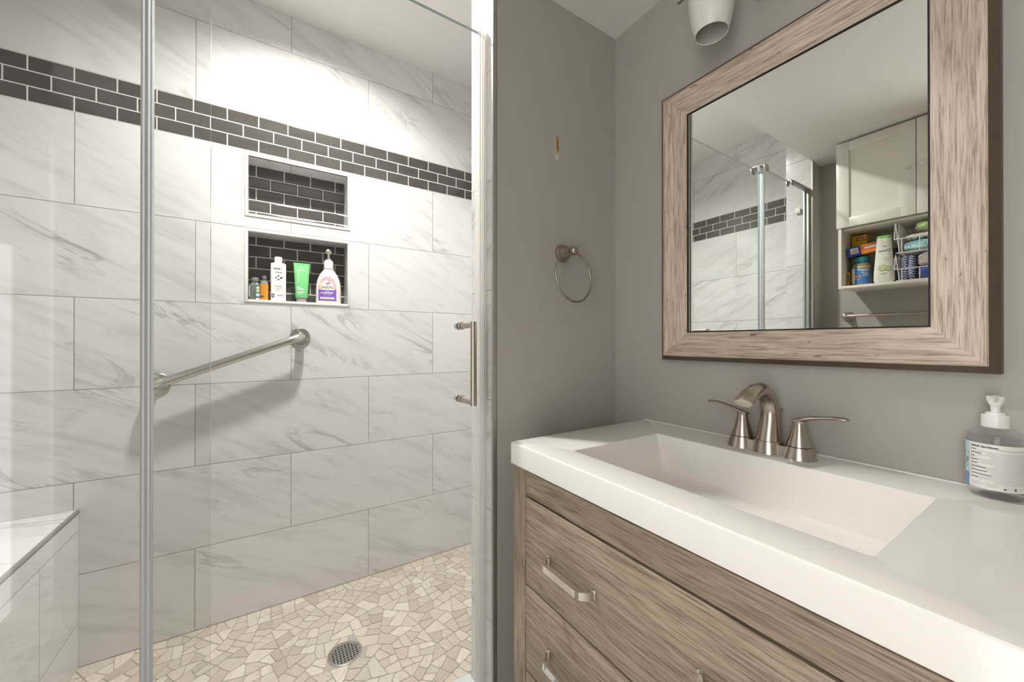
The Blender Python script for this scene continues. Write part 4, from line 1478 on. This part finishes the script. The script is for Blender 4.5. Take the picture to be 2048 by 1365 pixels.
# ================================================================== wall cabinet over the towel bar (seen in the mirror)
CX0, CX1 = XL + 0.001, -0.50
CY0, CY1, CZ0, CZ1 = 0.164, 0.712, 0.259, 0.966
SY0, SY1 = CY0 + 0.006, CY1 - 0.006
t = thing('wall_cabinet', 'white two door wall cabinet with an open shelf, hung under the ceiling', 'cabinet', (CX0, 0.438, CZ0))
mb = MB()
mb.box(CX0, -0.519, SY0, SY0 + 0.012, CZ0, CZ1)
mb.box(CX0, -0.519, SY1 - 0.012, SY1, CZ0, CZ1)
mb.box(-0.519, -0.505, SY0, SY0 + 0.012, CZ0, 0.553)
mb.box(-0.519, -0.505, SY1 - 0.012, SY1, CZ0, 0.553)
mb.box(CX0, CX0 + 0.005, SY0 + 0.012, SY1 - 0.012, CZ0 + 0.012, CZ1 - 0.012)
mb.box(CX0, -0.519, SY0 + 0.012, SY1 - 0.012, CZ1 - 0.014, CZ1, 0.001)
link('body', mb, 'white_lacquer', t)
mb = MB(); mb.box(CX0, -0.505, SY0 + 0.012, SY1 - 0.012, CZ0, CZ0 + 0.012, 0.001)
link('bottom_shelf', mb, 'white_lacquer', t)
mb = MB(); mb.box(CX0, -0.521, SY0 + 0.012, SY1 - 0.012, 0.541, 0.553, 0.001)
link('middle_shelf', mb, 'white_lacquer', t)
mid = 0.438
for (a, b_), ky in (((mid + 0.0012, CY1), 0.463), ((CY0, mid - 0.0012), 0.413)):
    mb = MB()
    zA, zB = 0.5535, 0.9645
    sw, rw = 0.048, 0.045
    mb.box(-0.518, CX1, a, a + sw, zA, zB, 0.0012)
    mb.box(-0.518, CX1, b_ - sw, b_, zA, zB, 0.0012)
    mb.box(-0.518, CX1, a + sw, b_ - sw, zA, zA + rw, 0.0012)
    mb.box(-0.518, CX1, a + sw, b_ - sw, zB - rw, zB, 0.0012)
    dr = link('door', mb, 'white_lacquer', t)
    mb = MB(); mb.box(-0.514, -0.5075, a + sw, b_ - sw, zA + rw, zB - rw)
    link('panel', mb, 'white_lacquer', dr, smooth=0)
    mb = MB(); mb.lathe([(0.0060, 0.0), (0.0055, 0.008), (0.0085, 0.012), (0.0125, 0.018), (0.0122, 0.022), (0.008, 0.0255), (0.002, 0.0265)], (CX1, ky, 0.763), (1, 0, 0), 24)
    link('knob', mb, 'cream_plastic', dr)

SH = CZ0 + 0.012
FX = (1, 0)
# yellow carton
def carton(name, label, c, size, rotz, mat, cat='box', rotx=0.0):
    rot = Matrix.Rotation(rotz, 4, 'Z') @ Matrix.Rotation(rotx, 4, 'X')
    base = V(c) - V((0, 0, size[2] / 2))
    tt = thing(name, label, cat, base)
    mb_ = MB(); mb_.obox(V(c), size, rot, 0.0008, 1)
    link('carton', mb_, mat, tt)
    F = rot.to_3x3() @ V((1, 0, 0))
    U = rot.to_3x3() @ V((0, 0, 1))
    fnn = flat_map(V(c) + F * (size[0] / 2), F, 0.0004, U)
    return tt, fnn, rot
t, fn, _ = carton('bait_box', 'upright yellow box with red logo at the back of the cabinet shelf', (-0.648, 0.660, SH + 0.130), (0.040, 0.058, 0.259), 0.0, 'yellow')
mb = MB(); patch(mb, fn, -0.026, 0.010, 0.103, 0.118, 2, 1)
link('logo_panel', mb, 'red', t)
lettering('lettering', 'RAID', fn, -0.008, 0.1105, 0.0130, 'white_ink', t, k=2, bold=0.0004)
mb = MB()
for i in range(4):
    disc(mb, fn, -0.021 + i * 0.0135, 0.075, 0.0045, 0.003, 10, 1, 0.5); disc(mb, fn, -0.018 + i * 0.0135, 0.078, 0.0025, 0.002, 8, 1)
mb.mi = 1
disc(mb, fn, 0.0, 0.050, 0.020, 0.011, 20)
link('printed_pictures', mb, ['ink', 'ivory'], t)
# jar
b = V((-0.590, 0.640, SH))
t = thing('bandage_jar', 'clear round jar with teal lid and blue label on the cabinet shelf', 'jar', b)
prof = [(0, 0.034, 0.034), (0.003, 0.0375, 0.0375), (0.092, 0.0375, 0.0375), (0.104, 0.034, 0.034), (0.111, 0.026, 0.026), (0.116, 0.0255, 0.0255)]
link('body', bottle(MB(), b, FX, prof, 2.0, 40), 'jar', t)
mb = MB(); mb.lathe([(0.0270, 0.116), (0.0285, 0.117), (0.0285, 0.139), (0.0268, 0.1405)], b, n=36)
link('lid', mb, 'teal', t)
fn = bottle_map(b, FX, prof, 2.0)
mb = MB(); patch(mb, fn, -0.034, 0.037, 0.012, 0.094, 18, 2)
mb.mi = 1; patch(mb, fn, -0.034, 0.008, 0.086, 0.094, 10, 1, 2)
mb.mi = 2; patch(mb, fn, 0.024, 0.037, 0.012, 0.086, 6, 2, 2)
mb.mi = 3; patch(mb, fn, 0.018, 0.0245, 0.012, 0.086, 3, 2, 2)
for k in range(4):
    patch(mb, fn, -0.030, -0.006 - 0.002 * k, 0.070 - k * 0.008, 0.073 - k * 0.008, 6, 1, 2)
patch(mb, fn, -0.031, 0.006, 0.076, 0.0805, 8, 1, 2)
mb.mi = 4
blob(mb, fn, [(0.004, 0.028), (-0.008, 0.040), (-0.006, 0.050), (0.003, 0.051), (0.006, 0.046), (0.014, 0.052), (0.020, 0.046), (0.018, 0.036)], 3)
link('label', mb, ['jar_label', 'jar_yellow', 'pale_yellow', 'white_ink', 'heart'], t)
# small ochre carton
t, fn, _ = carton('ointment_box', 'small ochre box beside the teal lidded jar on the cabinet shelf', (-0.592, 0.6870, SH + 0.037), (0.050, 0.0125, 0.074), 0.0, 'ochre')
mb = MB(); patch(mb, fn, -0.003, 0.002, -0.015, 0.028, 1, 1)
link('printed_strip', mb, 'ink', t)
# orange and blue carton lying on the jar
cc = V((-0.600, 0.630, SH + 0.1765))
t, fn, rot = carton('bandage_box', 'orange and blue carton lying across the teal lid of the jar', cc, (0.062, 0.125, 0.046), math.radians(-10), 'orange', rotx=math.radians(-9))
mb = MB(); R3 = rot.to_3x3()
mb.obox(cc + R3 @ V((0, 0.039, 0)), (0.0632, 0.0485, 0.0472), rot)
link('blue_end', mb, 'carton_blue', t, smooth=0)
fn2 = lambda a, h, k=1.0: fn(a, h, k + 2.2)
mb = MB(); patch(mb, fn2, 0.022, 0.052, -0.012, 0.016, 2, 1)
mb.mi = 1; patch(mb, fn2, -0.060, 0.012, -0.017, -0.011, 2, 1); patch(mb, fn2, -0.060, 0.012, 0.017, 0.021, 2, 1)
mb.mi = 2; patch(mb, fn2, 0.026, 0.048, -0.006, -0.002, 2, 1, 2); patch(mb, fn2, 0.026, 0.044, 0.003, 0.007, 2, 1, 2)
mb.mi = 3; patch(mb, fn2, -0.045, 0.000, 0.000, 0.009, 2, 1)
link('print', mb, ['white_ink', 'orange_lite', 'ink_grey', 'label_sky'], t)
# shampoo bottle
b = V((-0.535, 0.548, SH))
t = thing('shampoo_bottle', 'white shampoo bottle with green cap rim and cucumber picture on the cabinet shelf', 'bottle', b)
prof = [(0, 0.026, 0.016), (0.003, 0.031, 0.019), (0.012, 0.0355, 0.0215), (0.05, 0.0345, 0.0215), (0.12, 0.0295, 0.0195), (0.195, 0.0245, 0.0170), (0.204, 0.0243, 0.0168)]
link('body', bottle(MB(), b, FX, prof, 2.6, 44), 'dovewhite', t)
mb = MB(); bottle(mb, b, FX, [(0.204, 0.0246, 0.0171), (0.205, 0.0250, 0.0175), (0.212, 0.0246, 0.0172), (0.215, 0.0225, 0.0155)], 2.6, 44)
link('cap', mb, 'green_cap', t)
fn = bottle_map(b, FX, prof, 2.6)
lettering('lettering', 'Dove', fn, -0.006, 0.146, 0.0180, 'navy', t, shear=0.1)
mb = MB()
mb.mi = 0
disc(mb, fn, -0.004, 0.165, 0.006, 0.0022, 12, 1, 0.4); disc(mb, fn, -0.009, 0.166, 0.005, 0.0020, 12, 1, -0.5)
link('logo', mb, 'leaf', t)
mb = MB()
disc(mb, fn, 0.000, 0.067, 0.0155, 0.0150, 24, 1); disc(mb, fn, -0.0175, 0.063, 0.0098, 0.0115, 20, 2.5)
mb.mi = 1
disc(mb, fn, 0.000, 0.067, 0.0135, 0.0130, 24, 2); disc(mb, fn, -0.0175, 0.063, 0.0080, 0.0095, 20, 3.5)
link('cucumber_picture', mb, ['leaf', 'leaf_in'], t)
print_lines(fn, ((0.1130, -0.022, -0.002), (0.1060, -0.022, -0.004), (0.0986, -0.020, -0.006), (0.0436, -0.016, 0.010), (0.0395, -0.012, 0.004)), 'ink_grey', t, 0.0008)
# dark bottle behind
b = V((-0.655, 0.545, SH))
t = thing('mouthwash_bottle', 'dark bottle with sage cap standing behind the white shampoo bottle', 'bottle', b)
prof = [(0, 0.030, 0.024), (0.004, 0.033, 0.027), (0.150, 0.033, 0.027), (0.166, 0.022, 0.020), (0.172, 0.019, 0.018)]
link('body', bottle(MB(), b, FX, prof, 2.6, 36), 'dark_bottle', t)
mb = MB(); mb.lathe([(0.0205, 0.172), (0.0212, 0.173), (0.0200, 0.192), (0.018, 0.194)], b, n=28)
link('cap', mb, 'dark_cap', t)
fn = bottle_map(b, FX, prof, 2.6)
mb = MB(); patch(mb, fn, -0.0315, 0.030, 0.108, 0.125, 16, 1)
mb.mi = 1; patch(mb, fn, -0.0315, 0.030, 0.085, 0.107, 16, 1)
link('label', mb, ['jar_yellow', 'carton_blue'], t)

# stacking wire baskets
BY0, BY1 = 0.190, 0.505
def wire_basket(label, z0, zr, zt, base):
    tt = thing('wire_basket', label, 'basket', base, 'wire baskets stacked on the cabinet shelf')
    r = 0.0016
    xf, xb = -0.522, -0.715
    m1 = MB()
    m1.tube(rounded([(xf, BY1, z0 + r), (xf, BY0, z0 + r), (xb, BY0, z0 + r), (xb, BY1, z0 + r), (xf, BY1, z0 + r)], 0.01, 4), r, 8)
    for k in range(1, 8):
        x = xf + (xb - xf) * k / 8
        m1.tube([(x, BY1, z0 + r), (x, BY0, z0 + r)], r * 0.8, 6)
    link('floor_grid', m1, 'wire', tt)
    m1 = MB()
    m1.tube([(xf, BY1 + 0.006, zr), (xf, BY0 - 0.006, zr)], r * 1.25, 8)
    for y in [BY1 - 0.018 - 0.055 * k for k in range(6)]:
        if y > BY0:
            m1.tube([(xf, y, z0 + r), (xf, y, zr)], r, 8)
    link('front_rail', m1, 'wire', tt)
    for s, ye in ((1, BY1), (-1, BY0)):
        m1 = MB()
        m1.tube(rounded([(xf, ye + s * 0.006, zr), (xf - 0.002, ye + s * 0.002, zt), (xf - 0.004, ye - s * 0.004, zr), (xf - 0.004, ye - s * 0.010, z0 + r)], 0.006, 4), r * 1.2, 8)
        for k in range(1, 6):
            x = xf - 0.004 - 0.034 * k
            m1.tube(rounded([(x, ye, z0 + r), (x, ye, zt), (x - 0.012, ye, zt), (x - 0.012, ye, z0 + r)], 0.006, 3), r, 8)
        m1.tube([(xf, ye, z0 + (zt - z0) * 0.5), (xb, ye, z0 + (zt - z0) * 0.5)], r, 8)
        link('side_loops', m1, 'wire', tt)
    return tt
wire_basket('lower white wire basket on the shelf holding navy cloths and the folded towel', SH + 0.001, SH + 0.054, 0.392, (-0.62, 0.35, SH))
wire_basket('upper white wire basket on the shelf holding the teal and striped cloths', 0.3965, 0.4600, 0.534, (-0.62, 0.35, 0.396))

from mathutils import noise as mnoise
def lump(c, size, seed, amp, ex=3.0, freq=14.0, sag=0.0):
    b_ = bmesh.new()
    bmesh.ops.create_uvsphere(b_, u_segments=56, v_segments=32, radius=1.0)
    for v in b_.verts:
        d = v.co.normalized()
        k = (abs(d.x) ** ex + abs(d.y) ** ex + abs(d.z) ** ex) ** (-1 / ex)
        p = V((d.x * k * size[0] / 2, d.y * k * size[1] / 2, d.z * k * size[2] / 2))
        nz = mnoise.fractal(p * freq + V((seed, seed * 2, 0)), 1.0, 2.0, 3)
        p += d * nz * amp
        p.z += sag * (1 - (2 * p.y / size[1]) ** 2)
        v.co = V(c) + p
    m_ = MB(); m_.merge(b_)
    return m_
def cloth(name, label, mb_, mat, base, grp=None):
    return tag(link(name, mb_, mat, base=base, smooth=60), label, 'cloth', grp)
cloth('folded_cloth', 'teal plush cloth lining the upper wire basket', lump((-0.615, 0.345, 0.4265), (0.160, 0.288, 0.042), 3, 0.005, 6, 55), 'cloth_teal', (-0.615, 0.345, 0.40))
cloth('folded_cloth', 'pale striped cloth lying over the teal cloth in the upper basket', lump((-0.606, 0.400, 0.4705), (0.146, 0.172, 0.022), 5, 0.004, 4, 22, -0.004), 'cloth_stripe', (-0.605, 0.405, 0.455))
cloth('crumpled_cloth', 'lime green cloth crumpled on top of the upper basket', lump((-0.592, 0.388, 0.5085), (0.112, 0.134, 0.032), 8, 0.011, 3.2, 26), 'cloth_green', (-0.590, 0.395, 0.482))
for k, (y, lb) in enumerate(((0.4840, 'navy zigzag cloth standing folded at the basket side, beside the shampoo bottle'), (0.4640, 'navy zigzag cloth standing folded between the other navy cloth and grey towel'))):
    cloth('folded_cloth', lb, lump((-0.615, y, 0.3325), (0.150, 0.0195, 0.112), 12 + k, 0.0015, 5, 20), 'cloth_navy', (-0.615, y, 0.277), 'navy zigzag cloths in the lower basket')
tw = thing('rolled_towel', 'grey and blue terry towel folded in the lower wire basket', 'towel', (-0.60, 0.370, 0.278))
link('grey_half', lump((-0.596, 0.365, 0.3610), (0.122, 0.158, 0.062), 21, 0.004, 5, 40), 'cloth_grey', tw, smooth=60)
link('blue_half', lump((-0.596, 0.365, 0.3060), (0.124, 0.160, 0.050), 22, 0.004, 4.5, 40), 'cloth_blue', tw, smooth=60)

# ================================================================== towel bar and switch plate on the left wall
t = thing('towel_bar', 'brushed nickel towel bar on the wall below the white cabinet', 'towel bar', (XL, 0.43, 0.134))
for y in (0.732, 0.125):
    mb = MB(); mb.lathe([(0.0260, 0.0), (0.0260, 0.003), (0.0235, 0.007), (0.0160, 0.020), (0.0110, 0.034), (0.0095, 0.046), (0.0115, 0.052), (0.0125, 0.060), (0.0105, 0.068), (0.004, 0.072)], (XL, y, 0.134), (1, 0, 0), 32)
    link('post', mb, 'nickel', t)
mb = MB(); mb.cyl((XL + 0.060, 0.732, 0.134), (XL + 0.060, 0.125, 0.134), 0.0075, n=20)
link('bar', mb, 'nickel', t)
t = thing('switch_plate', 'white switch plate on the grey wall under the cabinet', 'switch plate', (XL, 0.408, 0.122))
mb = MB(); mb.box(XL, XL + 0.005, 0.372, 0.444, 0.122, 0.237, 0.002)
link('plate', mb, 'white_plastic', t)
mb = MB(); mb.box(XL + 0.005, XL + 0.011, 0.402, 0.414, 0.167, 0.192, 0.001)
link('toggle', mb, 'white_plastic', t)

# everything above was measured from the eye: lift it so that the shower floor is at zero
for o in list(S.objects):
    if o.parent is None and o is not cam:
        o.location.z += EYE
